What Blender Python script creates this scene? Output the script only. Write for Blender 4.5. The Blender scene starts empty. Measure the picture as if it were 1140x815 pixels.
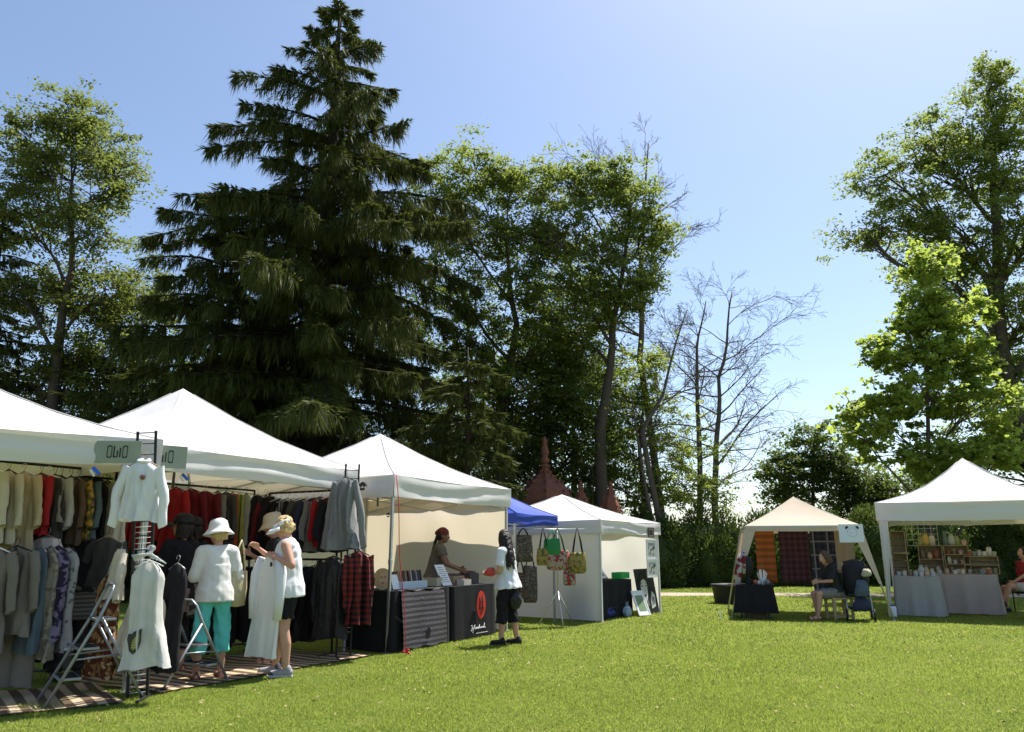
import bpy, bmesh, math, random
import numpy as np
from mathutils import Vector, Matrix, Euler
R = math.radians
random.seed(7)
S = bpy.context.scene
COL = S.collection
# ---------------------------------------------------------------- camera, sky, sun, exposure
cam_data = bpy.data.cameras.new("camera")
cam = bpy.data.objects.new("camera", cam_data)
COL.objects.link(cam)
cam.location = (0, 0, 1.3)
cam.rotation_euler = (R(90 + 13.586), 0, 0)
cam_data.sensor_width = 36
cam_data.lens = 26.526
cam_data.clip_start = 0.1
cam_data.clip_end = 3000
S.camera = cam
SUN_AZ, SUN_EL = 40, 62           # degrees to the right of straight ahead, above the horizon
world = bpy.data.worlds.new("World")
S.world = world
world.use_nodes = True
wn = world.node_tree.nodes
bg = wn["Background"]
sky = wn.new("ShaderNodeTexSky")
sky.sky_type = 'NISHITA'
sky.sun_disc = False
sky.sun_elevation = R(SUN_EL)
sky.sun_rotation = R(SUN_AZ)
sky.altitude = 100
sky.air_density = 1.0
sky.dust_density = 1.1
sky.ozone_density = 1.6
world.node_tree.links.new(sky.outputs[0], bg.inputs[0])
bg.inputs[1].default_value = 0.104
sun_data = bpy.data.lights.new("sun", 'SUN')
sun = bpy.data.objects.new("sun", sun_data)
COL.objects.link(sun)
sun_data.energy = 5.0
sun_data.angle = R(0.53)
sun_data.color = (1.0, 0.955, 0.88)
_sd = Vector((math.sin(R(SUN_AZ)) * math.cos(R(SUN_EL)), math.cos(R(SUN_AZ)) * math.cos(R(SUN_EL)), math.sin(R(SUN_EL))))
sun.rotation_euler = (-_sd).to_track_quat('-Z', 'Y').to_euler()
sun.location = (0, 0, 40)
S.view_settings.view_transform = 'Standard'
S.view_settings.look = 'None'
S.view_settings.gamma = 1
S.view_settings.exposure = 0.88
S.view_settings.use_curve_mapping = False
S.render.engine = 'CYCLES'
S.cycles.max_bounces = 8
S.cycles.transparent_max_bounces = 8

# ---------------------------------------------------------------- materials
MATS = {}
def mat(name, col, rough=.8, var=.18, scale=5., bump=0., bscale=60., metal=0., transl=0., pattern=None, col2=None, col3=None, spec=.3, pscale=1., tcol=None, sheen=0.):
    if name in MATS: return MATS[name]
    m = bpy.data.materials.new(name); m.use_nodes = True
    nt = m.node_tree; N = nt.nodes; L = nt.links
    p = N["Principled BSDF"]; out = N["Material Output"]
    p.inputs["Roughness"].default_value = rough
    p.inputs["Metallic"].default_value = metal
    p.inputs["Specular IOR Level"].default_value = spec
    if sheen: p.inputs["Sheen Weight"].default_value = sheen
    tc = N.new("ShaderNodeTexCoord")
    def noise(sc, det=4, src=None):
        n = N.new("ShaderNodeTexNoise"); n.inputs["Scale"].default_value = sc; n.inputs["Detail"].default_value = det
        L.new(src or tc.outputs["Object"], n.inputs["Vector"]); return n
    def rgbmix(fac, a, b, mode='MIX'):
        x = N.new("ShaderNodeMix"); x.data_type = 'RGBA'; x.blend_type = mode
        for sock, val in ((0, fac), (6, a), (7, b)):
            if hasattr(val, 'is_linked'): L.new(val, x.inputs[sock])
            elif sock == 0: x.inputs[0].default_value = val
            else: x.inputs[sock].default_value = (*val[:3], 1)
        return x.outputs[2]
    def ramp(src, p0, p1, smooth=True):
        r = N.new("ShaderNodeMapRange"); r.inputs[1].default_value = p0; r.inputs[2].default_value = p1
        L.new(src, r.inputs[0]); return r.outputs[0]
    def sepxyz():
        s = N.new("ShaderNodeSeparateXYZ"); L.new(tc.outputs["Object"], s.inputs[0]); return s.outputs
    def math_(op, a, b=0.):
        x = N.new("ShaderNodeMath"); x.operation = op
        for i, v in enumerate((a, b)):
            if hasattr(v, 'is_linked'): L.new(v, x.inputs[i])
            else: x.inputs[i].default_value = v
        return x.outputs[0]
    base = col
    if pattern:
        c2 = col2 or tuple(c * .4 for c in col)
        if pattern in ('stripe_x', 'stripe_y', 'stripe_z'):
            ax = sepxyz()['xyz'.index(pattern[-1])]
            f = math_('SINE', math_('MULTIPLY', ax, 6.283 * pscale))
            base = rgbmix(ramp(f, -.15, .15), col, c2)
        elif pattern == 'plaid':
            s = sepxyz()
            fx = ramp(math_('SINE', math_('MULTIPLY', s[0], 6.283 * pscale)), .1, .3)
            fz = ramp(math_('SINE', math_('MULTIPLY', s[2], 6.283 * pscale)), .1, .3)
            base = rgbmix(math_('MULTIPLY', math_('ADD', fx, fz), .5), col, c2)
            if col3:
                gx = ramp(math_('SINE', math_('MULTIPLY', s[0], 6.283 * pscale * .5)), .93, .96)
                gz = ramp(math_('SINE', math_('MULTIPLY', s[2], 6.283 * pscale * .5)), .93, .96)
                base = rgbmix(math_('MAXIMUM', gx, gz), base, col3)
        elif pattern == 'spots':
            v = N.new("ShaderNodeTexVoronoi"); v.inputs["Scale"].default_value = 14 * pscale
            L.new(tc.outputs["Object"], v.inputs["Vector"])
            base = rgbmix(ramp(v.outputs["Distance"], .28, .36), c2, col)
        elif pattern == 'floral':
            n1 = noise(16 * pscale, 2); n2 = noise(23 * pscale, 2)
            base = rgbmix(ramp(n1.outputs[0], .5, .56), col, c2)
            if col3: base = rgbmix(ramp(n2.outputs[0], .57, .62), base, col3)
        elif pattern == 'patch':
            v = N.new("ShaderNodeTexVoronoi"); v.inputs["Scale"].default_value = 9 * pscale
            L.new(tc.outputs["Object"], v.inputs["Vector"])
            h = N.new("ShaderNodeSeparateColor"); L.new(v.outputs["Color"], h.inputs[0])
            base = rgbmix(ramp(h.outputs[0], .45, .5), col, c2)
            if col3: base = rgbmix(ramp(h.outputs[1], .62, .66), base, col3)
    n = noise(scale, 5)
    lo = math_('ADD', math_('MULTIPLY', n.outputs[0], 2 * var), 1 - var)
    hs = N.new("ShaderNodeHueSaturation")
    L.new(lo, hs.inputs["Value"])
    if hasattr(base, 'is_linked'): L.new(base, hs.inputs["Color"])
    else: hs.inputs["Color"].default_value = (*base[:3], 1)
    L.new(hs.outputs[0], p.inputs["Base Color"])
    if bump:
        b = N.new("ShaderNodeBump"); b.inputs["Strength"].default_value = min(1, bump); b.inputs["Distance"].default_value = .02
        L.new(noise(bscale, 3).outputs[0], b.inputs["Height"]); L.new(b.outputs[0], p.inputs["Normal"])
    if transl:
        t = N.new("ShaderNodeBsdfTranslucent")
        if tcol: t.inputs[0].default_value = (*tcol, 1)
        else: L.new(hs.outputs[0], t.inputs[0])
        mx = N.new("ShaderNodeMixShader"); mx.inputs[0].default_value = transl
        L.new(p.outputs[0], mx.inputs[1]); L.new(t.outputs[0], mx.inputs[2]); L.new(mx.outputs[0], out.inputs[0])
    MATS[name] = m
    return m

# ---------------------------------------------------------------- objects
def tag(o, label=None, cat=None, group=None, kind=None):
    if label: o["label"] = label
    if cat: o["category"] = cat
    if group: o["group"] = group
    if kind: o["kind"] = kind
    return o
def thing(name, label, cat, loc=(0, 0, 0), rz=0, group=None, tilt=None):
    o = bpy.data.objects.new(name, None); COL.objects.link(o)
    o.location = loc; o.rotation_euler = (tilt[0], tilt[1], rz) if tilt else (0, 0, rz)
    o.empty_display_size = .2
    return tag(o, label, cat, group)
class MB:
    """collects shapes and links them as one mesh object"""
    def __init__(s): s.v = []; s.f = []; s.sm = []
    def add(s, vs, fs, smooth=False):
        b = len(s.v); s.v += [tuple(v) for v in vs]; s.f += [tuple(i + b for i in f) for f in fs]; s.sm += [smooth] * len(fs); return s
    def box(s, c, d, rz=0, M=None):
        x, y, z = (k / 2 for k in d)
        vs = [Vector((i * x, j * y, k * z)) for i in (-1, 1) for j in (-1, 1) for k in (-1, 1)]
        m = M if M is not None else Matrix.Rotation(rz, 3, 'Z')
        return s.add([m @ v + Vector(c) for v in vs], [(0, 1, 3, 2), (4, 6, 7, 5), (0, 4, 5, 1), (2, 3, 7, 6), (0, 2, 6, 4), (1, 5, 7, 3)])
    def bar(s, a, b, w, h=None):
        a, b = Vector(a), Vector(b); h = h or w; d = b - a
        q = d.to_track_quat('Z', 'Y').to_matrix()
        return s.box((a + b) / 2, (w, h, d.length), M=q)
    def tube(s, pts, r, n=8, cap=True):
        pts = [Vector(p) for p in pts]; k = len(pts)
        rs = r if isinstance(r, (list, tuple)) else [r] * k
        vs = []; up = None
        for i, p in enumerate(pts):
            t = (pts[min(i + 1, k - 1)] - pts[max(i - 1, 0)])
            t = t.normalized() if t.length > 1e-9 else Vector((0, 0, 1))
            if up is None: up = t.orthogonal().normalized()
            else:
                up = up - t * up.dot(t)
                up = up.normalized() if up.length > 1e-6 else t.orthogonal().normalized()
            bi = t.cross(up)
            for j in range(n):
                a = 2 * math.pi * j / n
                vs.append(p + (up * math.cos(a) + bi * math.sin(a)) * rs[i])
        fs = [(i * n + j, i * n + (j + 1) % n, (i + 1) * n + (j + 1) % n, (i + 1) * n + j) for i in range(k - 1) for j in range(n)]
        if cap: fs += [tuple(range(n - 1, -1, -1)), tuple(range((k - 1) * n, k * n))]
        return s.add(vs, fs, True)
    def loft(s, rings, n=16, cap=True, fold=0, k=5, ph=0):
        """rings: (cx,cy,cz,rx,ry); folds grow down the list"""
        vs = []
        m = len(rings)
        for i, (cx, cy, cz, rx, ry) in enumerate(rings):
            for j in range(n):
                a = 2 * math.pi * j / n
                q = 1 + fold * (i / max(1, m - 1)) * math.sin(k * a + ph + .35 * i) if fold else 1
                vs.append((cx + rx * q * math.cos(a), cy + ry * q * math.sin(a), cz))
        fs = [(i * n + j, i * n + (j + 1) % n, (i + 1) * n + (j + 1) % n, (i + 1) * n + j) for i in range(m - 1) for j in range(n)]
        if rings[0][2] > rings[-1][2]: fs = [f[::-1] for f in fs]
        if cap: 
            a_, b_ = tuple(range(n - 1, -1, -1)), tuple(range((m - 1) * n, m * n))
            if rings[0][2] > rings[-1][2]: a_, b_ = a_[::-1], b_[::-1]
            fs += [a_, b_]
        return s.add(vs, fs, True)
    def lathe(s, prof, c=(0, 0, 0), n=20, cap=True):
        return s.loft([(c[0], c[1], c[2] + z, r, r) for r, z in prof], n, cap)
    def ell(s, c, r, n=14, M=None):
        vs = []; m = n // 2 + 1
        for i in range(m):
            ph = math.pi * i / (m - 1)
            for j in range(n):
                a = 2 * math.pi * j / n
                v = Vector((r[0] * math.sin(ph) * math.cos(a), r[1] * math.sin(ph) * math.sin(a), r[2] * math.cos(ph)))
                vs.append((M @ v if M is not None else v) + Vector(c))
        fs = [(i * n + j, (i + 1) * n + j, (i + 1) * n + (j + 1) % n, i * n + (j + 1) % n) for i in range(m - 1) for j in range(n)]
        return s.add(vs, fs, True)
    def grid(s, fn, nu, nv, smooth=True):
        vs = [fn(i / nu, j / nv) for j in range(nv + 1) for i in range(nu + 1)]
        w = nu + 1
        return s.add(vs, [(j * w + i, j * w + i + 1, (j + 1) * w + i + 1, (j + 1) * w + i) for j in range(nv) for i in range(nu)], smooth)
    def prism(s, outline, O, X, Y, t):
        """outline [(x,y)] in the plane O + x*X + y*Y, thickness t along X x Y"""
        O, X, Y = Vector(O), Vector(X), Vector(Y); Nn = X.cross(Y).normalized() * t
        n = len(outline); a = [O + X * x + Y * y for x, y in outline]
        return s.add(a + [p + Nn for p in a], [tuple(range(n - 1, -1, -1)), tuple(range(n, 2 * n))] + [(i, (i + 1) % n, n + (i + 1) % n, n + i) for i in range(n)])
    def build(s, name, m, parent=None, label=None):
        me = bpy.data.meshes.new(name)
        me.from_pydata([tuple(v) for v in s.v], [], s.f)
        me.polygons.foreach_set('use_smooth', s.sm)
        me.materials.append(m); me.validate(); me.update()
        o = bpy.data.objects.new(name, me); COL.objects.link(o)
        if parent is not None: o.parent = parent
        if label: o["label"] = label
        return o
def single(mb, name, m, label, cat, group=None, loc=None, rz=0):
    o = mb.build(name, m)
    if loc: o.location = loc; o.rotation_euler = (0, 0, rz)
    return tag(o, label, cat, group)
def np_mesh(name, verts, nper, m, parent=None):
    """verts: (k*nper,3) array, every nper vertices one face"""
    k = len(verts) // nper
    me = bpy.data.meshes.new(name)
    me.vertices.add(k * nper); me.vertices.foreach_set('co', np.ascontiguousarray(verts, np.float32).ravel())
    me.loops.add(k * nper); me.loops.foreach_set('vertex_index', np.arange(k * nper, dtype=np.int32))
    me.polygons.add(k); me.polygons.foreach_set('loop_start', np.arange(0, k * nper, nper, dtype=np.int32))
    me.materials.append(m); me.update(calc_edges=True)
    o = bpy.data.objects.new(name, me); COL.objects.link(o)
    if parent is not None: o.parent = parent
    return o
def copy_tree(o, parent=None, label=None):
    c = o.copy(); COL.objects.link(c)
    if parent is not None: c.parent = parent
    if label: c["label"] = label
    for ch in list(o.children): copy_tree(ch, c)
    return c
def soften(o, w=.004, seg=2):
    b = o.modifiers.new("bevel", 'BEVEL'); b.width = w; b.segments = seg; b.limit_method = 'ANGLE'; b.angle_limit = R(40)
    return o
def txt(parent, s, size, loc, rot, m, name="lettering", ext=.001, align='CENTER'):
    cu = bpy.data.curves.new(name, 'FONT'); cu.body = s; cu.size = size; cu.extrude = ext; cu.align_x = align; cu.align_y = 'CENTER'
    t = bpy.data.objects.new(name, cu); COL.objects.link(t)
    dg = bpy.context.evaluated_depsgraph_get()
    me = bpy.data.meshes.new_from_object(t.evaluated_get(dg)); me.materials.clear(); me.materials.append(m)
    bpy.data.objects.remove(t)
    o = bpy.data.objects.new(name, me); COL.objects.link(o); o.parent = parent; o.location = loc; o.rotation_euler = rot
    return o

# common materials
M_steel = mat('galvanised_steel', (.42, .43, .44), .42, .1, metal=.75)
M_alum = mat('brushed_aluminium', (.55, .56, .57), .38, .08, metal=.8)
M_wpaint = mat('white_powder_coat', (.78, .78, .77), .45, .05)
M_black = mat('matte_black', (.015, .015, .016), .65, .2)
M_blackcloth = mat('black_cloth', (.013, .012, .015), .95, .3, 8, .3, 300)
M_wood = mat('pale_pine', (.46, .33, .19), .75, .3, 9, .15, 40)
M_dwood = mat('dark_wood', (.10, .06, .035), .7, .3, 9, .15, 40)
M_canvas = mat('white_polyester_canopy', (.70, .685, .665), .7, .07, 2.2, .3, 4, transl=.15, tcol=(.78, .68, .52))
M_wall = mat('cream_polyester_wall', (.78, .75, .68), .75, .05, 2.5, .2, 4, transl=.5, tcol=(.84, .74, .55))
M_blue = mat('blue_polyester_canopy', (.035, .08, .42), .6, .08, 3, .12, 5, transl=.2)
M_tan = mat('tan_polyester_canopy', (.60, .49, .38), .8, .07, 3, .12, 6, transl=.2)
M_paper = mat('white_paper', (.80, .80, .79), .7, .03)
M_wire = mat('white_wire', (.72, .72, .70), .5, .05)
M_skin = mat('light_skin', (.52, .28, .19), .55, .1, 14)
M_skin2 = mat('brown_skin', (.22, .105, .065), .5, .1, 14)
M_clear = mat('clear_plastic', (.75, .77, .78), .2, .04, transl=.35)
# ---------------------------------------------------------------- lawn, path, grass
def lawn_material():
    m = bpy.data.materials.new('mown_lawn'); m.use_nodes = True
    nt = m.node_tree; N = nt.nodes; L = nt.links; p = N["Principled BSDF"]
    p.inputs["Roughness"].default_value = .95; p.inputs["Specular IOR Level"].default_value = .1
    tc = N.new("ShaderNodeTexCoord")
    def nz(sc, d=6):
        n = N.new("ShaderNodeTexNoise"); n.inputs["Scale"].default_value = sc; n.inputs["Detail"].default_value = d
        L.new(tc.outputs["Object"], n.inputs["Vector"]); return n
    r1 = N.new("ShaderNodeValToRGB"); L.new(nz(.55).outputs[0], r1.inputs[0])
    r1.color_ramp.elements[0].position = .3; r1.color_ramp.elements[0].color = (.105, .155, .03, 1)
    r1.color_ramp.elements[1].position = .72; r1.color_ramp.elements[1].color = (.225, .26, .058, 1)
    r2 = N.new("ShaderNodeValToRGB"); L.new(nz(38, 3).outputs[0], r2.inputs[0])
    r2.color_ramp.elements[0].position = .3; r2.color_ramp.elements[0].color = (.55, .55, .5, 1)
    r2.color_ramp.elements[1].position = .7; r2.color_ramp.elements[1].color = (1.25, 1.2, 1.1, 1)
    mx = N.new("ShaderNodeMix"); mx.data_type = 'RGBA'; mx.blend_type = 'MULTIPLY'; mx.inputs[0].default_value = 1
    L.new(r1.outputs[0], mx.inputs[6]); L.new(r2.outputs[0], mx.inputs[7])
    # worn dry patches
    r3 = N.new("ShaderNodeMapRange"); r3.inputs[1].default_value = .60; r3.inputs[2].default_value = .72; L.new(nz(1.3, 5).outputs[0], r3.inputs[0])
    mx2 = N.new("ShaderNodeMix"); mx2.data_type = 'RGBA'; L.new(r3.outputs[0], mx2.inputs[0])
    L.new(mx.outputs[2], mx2.inputs[6]); mx2.inputs[7].default_value = (.30, .27, .10, 1)
    L.new(mx2.outputs[2], p.inputs["Base Color"])
    b = N.new("ShaderNodeBump"); b.inputs["Strength"].default_value = .8; b.inputs["Distance"].default_value = .04
    L.new(nz(55, 4).outputs[0], b.inputs["Height"]); L.new(b.outputs[0], p.inputs["Normal"])
    return m
M_lawn = lawn_material()
g = MB()
g.grid(lambda a, b: (-400 + 800 * a, -60 + 900 * b, 0), 8, 8, False)
tag(g.build('lawn', M_lawn), kind='structure')
M_path = mat('pale_dirt', (.36, .30, .22), .95, .25, 1.2, .5, 18)
pth = MB()
def path_pt(a, b):
    x = -14 + 60 * a
    y0 = 22.6 + .25 * math.sin(x * .35) - .02 * (x - 8)
    return (x, y0 + (b - .5) * (1.55 + .15 * math.sin(x * 1.7)), .004 + .02 * math.sin(b * math.pi))
pth.grid(path_pt, 80, 4)
tag(pth.build('dirt_path', M_path), kind='structure')
M_blade = mat('grass_blades', (.165, .225, .042), .6, .34, .9, transl=.5, tcol=(.39, .465, .085), spec=.25)
def grass():
    rng = np.random.default_rng(3)
    out = []
    for (d0, d1, n, hgt, wid) in ((5.6, 8, 230000, .021, .0032), (8, 11, 190000, .022, .0045), (11, 15, 130000, .024, .007), (15, 21, 110000, .027, .012), (21, 31, 70000, .032, .02)):
        d = np.sqrt(rng.uniform(d0 ** 2, d1 ** 2, n)); a = rng.uniform(-.66, .66, n)
        x = d * np.tan(a); y = d
        clump = np.sin(x * 5.1 + 1.3 * np.sin(y * 3.7)) * np.sin(y * 4.3 + np.sin(x * 2.9)) + .8 * np.sin(x * 1.3 + 2 * np.sin(y * .9)) * np.sin(y * 1.1 + 1.7 * np.sin(x * .8))
        h = hgt * rng.uniform(.45, 1.25, n) * (1 + .3 * clump)
        yc = 22.6 + .25 * np.sin(x * .35) - .02 * (x - 8)
        keep = np.abs(y - yc) > .72 + rng.normal(0, .1, n)
        x, y, h = x[keep], y[keep], h[keep]; k = len(x)
        th = rng.uniform(0, 2 * np.pi, k); w = wid * rng.uniform(.6, 1.3, k)
        lean = rng.normal(0, .5, (k, 2)) * h[:, None]
        v = np.zeros((k, 3, 3))
        v[:, 0] = np.stack([x - w * np.cos(th), y - w * np.sin(th), np.zeros(k)], 1)
        v[:, 1] = np.stack([x + w * np.cos(th), y + w * np.sin(th), np.zeros(k)], 1)
        v[:, 2] = np.stack([x + lean[:, 0], y + lean[:, 1], h], 1)
        out.append(v.reshape(-1, 3))
    tag(np_mesh('grass', np.concatenate(out), 3, M_blade), 'short sunlit lawn grass', 'grass', kind='stuff')
grass()

M_dry = mat('dry_leaf_litter', (.34, .27, .13), .9, .4, 20)
def litter():
    rng = np.random.default_rng(9); n = 5200
    d = np.sqrt(rng.uniform(6 ** 2, 24 ** 2, n)); a = rng.uniform(-.62, .66, n); x, y = d * np.tan(a), d
    keep = rng.uniform(0, 1, n) < .25 + .75 * (np.sin(x * 1.1 + 2 * np.sin(y * .7)) > .2)
    x, y = x[keep], y[keep]; k = len(x); th = rng.uniform(0, 6.28, k); s = .016 * rng.uniform(.5, 1.6, k)
    v = np.zeros((k, 4, 3))
    for i, (u, w) in enumerate(((-1, 0), (0, -.5), (1, 0), (0, .5))):
        v[:, i] = np.stack([x + s * (u * np.cos(th) - w * np.sin(th)), y + s * (u * np.sin(th) + w * np.cos(th)), .018 + .012 * rng.uniform(-1, 1, k)], 1)
    tag(np_mesh('leaf_litter', v.reshape(-1, 3), 4, M_dry), 'dry leaf bits scattered over the lawn', 'litter', kind='stuff')
litter()
# ---------------------------------------------------------------- pop-up tents
def tent(name, label, FL, u, w, d, ez, vh, pz, cm, lm=M_wpaint, walls='', wm=None, legs='FLFRBLBR', truss=True, leg_w=.035, sag=.05, conc=.10, group='white pop-up market tents', seed=0, vwave=.006, wall_style=0):
    rz = math.atan2(u[1], u[0])
    t = thing(name, label, 'tent', (FL[0], FL[1], 0), rz, group)
    et = ez + vh                                  # top of the valance
    o = .03
    rng = random.Random(seed)
    ph = [rng.uniform(0, 6) for _ in range(8)]
    def roof(x, y):
        a, b = 2 * x / w - 1, 2 * y / d - 1
        s = max(abs(a), abs(b)); q = min(abs(a), abs(b)) / max(s, 1e-6)
        z = et + (pz - et) * ((1 - s) - conc * math.sin(math.pi * s) * .9)
        z -= sag * (1 - q ** 2) * math.sin(math.pi * min(1, s) * .9) * s
        z += .007 * math.sin(9 * x + ph[0]) * math.sin(7 * y + ph[1]) * s * (1 - s) * 4 + .010 * math.sin(16 * math.atan2(b, a) + ph[2] + 4 * s) * max(0, s - .45) * (1 - s) * 6 * (1 - q)
        return z
    mb = MB(); n = 28
    # four triangular panels so that the hips stay crisp
    for side in range(4):
        vs = []; idx = {}
        for i in range(n + 1):
            s = i / n
            for j in range(n + 1):
                q = -1 + 2 * j / n
                a, b = [(q * s, -s), (s, q * s), (-q * s, s), (-s, -q * s)][side]
                x, y = (a + 1) / 2 * (w + 2 * o) - o, (b + 1) / 2 * (d + 2 * o) - o
                vs.append((x, y, roof((a + 1) / 2 * w, (b + 1) / 2 * d)))
        W = n + 1
        mb.add(vs, [(i * W + j, (i + 1) * W + j, (i + 1) * W + j + 1, i * W + j + 1) for i in range(n) for j in range(n)], True)
    can = mb.build('canopy', cm, t)
    sm = MB()
    for (cx, cy) in ((0, 0), (w, 0), (0, d), (w, d)):
        pts = []
        for i in range(9):
            s = .06 + .94 * i / 8
            x, y = w / 2 + (cx - w / 2) * s, d / 2 + (cy - d / 2) * s
            pts.append((x + (o if cx else -o) * s, y + (o if cy else -o) * s, roof(x, y) + .004))
        sm.tube(pts, .007, 6)
    sm.build('seam_tape', cm, can)
    # valance
    vb = MB()
    per = [(-o, -o), (w + o, -o), (w + o, d + o), (-o, d + o)]
    for k in range(4):
        a, b = Vector((*per[k], 0)), Vector((*per[(k + 1) % 4], 0))
        nrm = Vector((b.y - a.y, a.x - b.x, 0)).normalized(); Ln = (b - a).length
        def fn(i, j):
            p = a.lerp(b, i)
            wob = vwave * math.sin(i * Ln * 5.5 + ph[k]) * j + vwave * .6 * math.sin(i * Ln * 13 + ph[k + 2]) * j
            wob += .012 * math.sin(j * 9.5 + 2 * math.sin(i * 5 + ph[k + 1])) * math.sin(math.pi * i) ** .5
            dz = -.018 * math.sin(math.pi * i) - .004 * math.sin(i * 11 + ph[k])
            p = p + nrm * (wob + .004)
            return (p.x, p.y, et + .002 + dz * (1 if j > 0 else .8) - (vh) * j)
        vb.grid(fn, 36, 6)
    vb.build('valance', cm, t)
    ins = leg_w / 2 + .012
    for nm, (cx, cy) in (('FL', (ins, ins)), ('FR', (w - ins, ins)), ('BL', (ins, d - ins)), ('BR', (w - ins, d - ins))):
        if nm not in legs: continue
        l = MB(); l.box((cx, cy, et / 2 - .01), (leg_w, leg_w, et - .02)); l.box((cx, cy, et * .5), (leg_w * 1.25, leg_w * 1.25, .06))
        lo = soften(l.build('leg', lm, t), .003)
        f = MB(); f.box((cx, cy, .006), (.09, .09, .012)); f.build('foot_plate', M_steel, lo)
    if truss:
        tb = MB(); z0, z1 = ez - .03, et - .06
        for (a, b) in (((ins, ins), (w - ins, ins)), ((ins, d - ins), (w - ins, d - ins)), ((ins, ins), (ins, d - ins)), ((w - ins, ins), (w - ins, d - ins))):
            A, B = Vector((*a, 0)), Vector((*b, 0)); Mm = (A + B) / 2
            nn = Vector((-(B - A).y, (B - A).x, 0)).normalized() * .012
            for (p, q) in ((A, Mm), (Mm, B)):
                tb.bar((p.x + nn.x, p.y + nn.y, z1), (q.x + nn.x, q.y + nn.y, z0), .012, .022); tb.bar((p.x - nn.x, p.y - nn.y, z0), (q.x - nn.x, q.y - nn.y, z1), .012, .022)
        tb.build('truss', lm, t)
        pb = MB(); pb.tube([(w / 2, d / 2, ez - .02), (w / 2, d / 2, pz - .05)], .018, 8)
        for (cx, cy) in ((ins, ins), (w - ins, ins), (ins, d - ins), (w - ins, d - ins)):
            pb.bar((cx, cy, et - .05), (w / 2, d / 2, pz - .12 - 2 * conc * (pz - et)), .02)
        pb.build('roof_frame', lm, t)
    for k, (wl, a, b) in enumerate((('L', (.01, .01), (.01, d - .01)), ('R', (w - .01, .01), (w - .01, d - .01)), ('B', (.01, d - .01), (w - .01, d - .01)))):
        if wl not in walls: continue
        A, B = Vector((*a, 0)), Vector((*b, 0)); nn = Vector((-(B - A).y, (B - A).x, 0)).normalized()
        sg = 1 if wl != 'B' else -1
        def fw(i, j):
            p = A.lerp(B, i); z = et - .02 - (et - .04) * j
            f = .03 * math.sin(i * 7 + j * 3.4 + ph[k]) * math.sin(math.pi * i) + .012 * math.sin(i * 23 + 6 * j + ph[k + 1]) * math.sin(math.pi * i)
            f += .02 * math.sin(12 * (i - j * .8) + ph[k + 2]) * math.sin(math.pi * i) * j
            f += .05 * math.sin(math.pi * i) * math.sin(math.pi * j)
            p = p + nn * f * sg * -1
            return (p.x, p.y, z)
        wb = MB(); wb.grid(fw, 44, 30); wb.build('side_wall', wm or M_wall, t)
    return t
def nrm2(x, y):
    l = math.hypot(x, y); return (x / l, y / l)
def W2(FL, u, x, y):
    """tent-local x along the front, y back -> world"""
    return (FL[0] + u[0] * x - u[1] * y, FL[1] + u[1] * x + u[0] * y)
U1 = nrm2(.78, .62); FR1 = (-3.5, 7.45); FL1 = (FR1[0] - 3.0 * U1[0], FR1[1] - 3.0 * U1[1])
U2 = nrm2(.50, .87); FL2 = (-3.6, 7.5)
U3 = nrm2(.49, .87); FL3 = (-1.58, 10.15)
U4 = nrm2(.563, .827); FL4 = (1.64, 14.32)
UB = nrm2(.49, .87); FLB = (.06, 13.16)
UR = nrm2(.883, -.469); FLR = (7.42, 15.6)
UT = nrm2(.97, -.24); FLT = (4.62, 15.3)
T1 = tent('market_tent', 'white pop-up tent at the left edge sheltering beige and red clothes', FL1, U1, 3.0, 3.0, 2.07, .27, 3.02, M_canvas, M_steel, seed=1, walls='')
T2 = tent('market_tent', 'white peaked tent in the middle of the clothing row, hung with dark garments', FL2, U2, 3.03, 3.35, 2.06, .25, 3.33, M_canvas, M_steel, seed=2)
T3 = tent('market_tent', 'white tent with cream side walls over the book seller and black tables', FL3, U3, 3.1, 3.05, 1.97, .29, 3.12, M_canvas, M_alum, walls='RB', seed=3)
T4 = tent('market_tent', 'low white tent with closed side wall, hung with framed prints', FL4, U4, 2.66, 3.2, 1.58, .24, 2.42, M_canvas, walls='LR', wm=mat('white_sheer_wall', (.80, .80, .79), .75, .05, 2.5, .2, 4, transl=.5, tcol=(.82, .80, .74)), seed=4)
TB = tent('market_tent', 'small royal blue tent squeezed between two white tents', FLB, UB, 1.55, 2.2, 1.72, .17, 2.5, M_blue, M_steel, seed=5, group=None)
TR = tent('market_tent', 'white high-peaked tent on the right with linen covered tables', FLR, UR, 3.4, 3.4, 1.84, .36, 3.2, M_canvas, seed=6, conc=.2, sag=.03, leg_w=.045)
# narrow leg curtain at the left front and a wall strip of the right-hand tent
lc = MB()
lc.grid(lambda i, j: (.004 + .02 * math.sin(i * 9) * j, .02 + .55 * i, 2.0 - 1.97 * j), 8, 12); lc.grid(lambda i, j: (.02 + .16 * i * (1 - .75 * j), -.012 + .012 * math.sin(i * 11 + j * 2), 1.9 - 1.86 * j), 8, 12)
lc.build('side_wall', M_canvas, TR)

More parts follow.
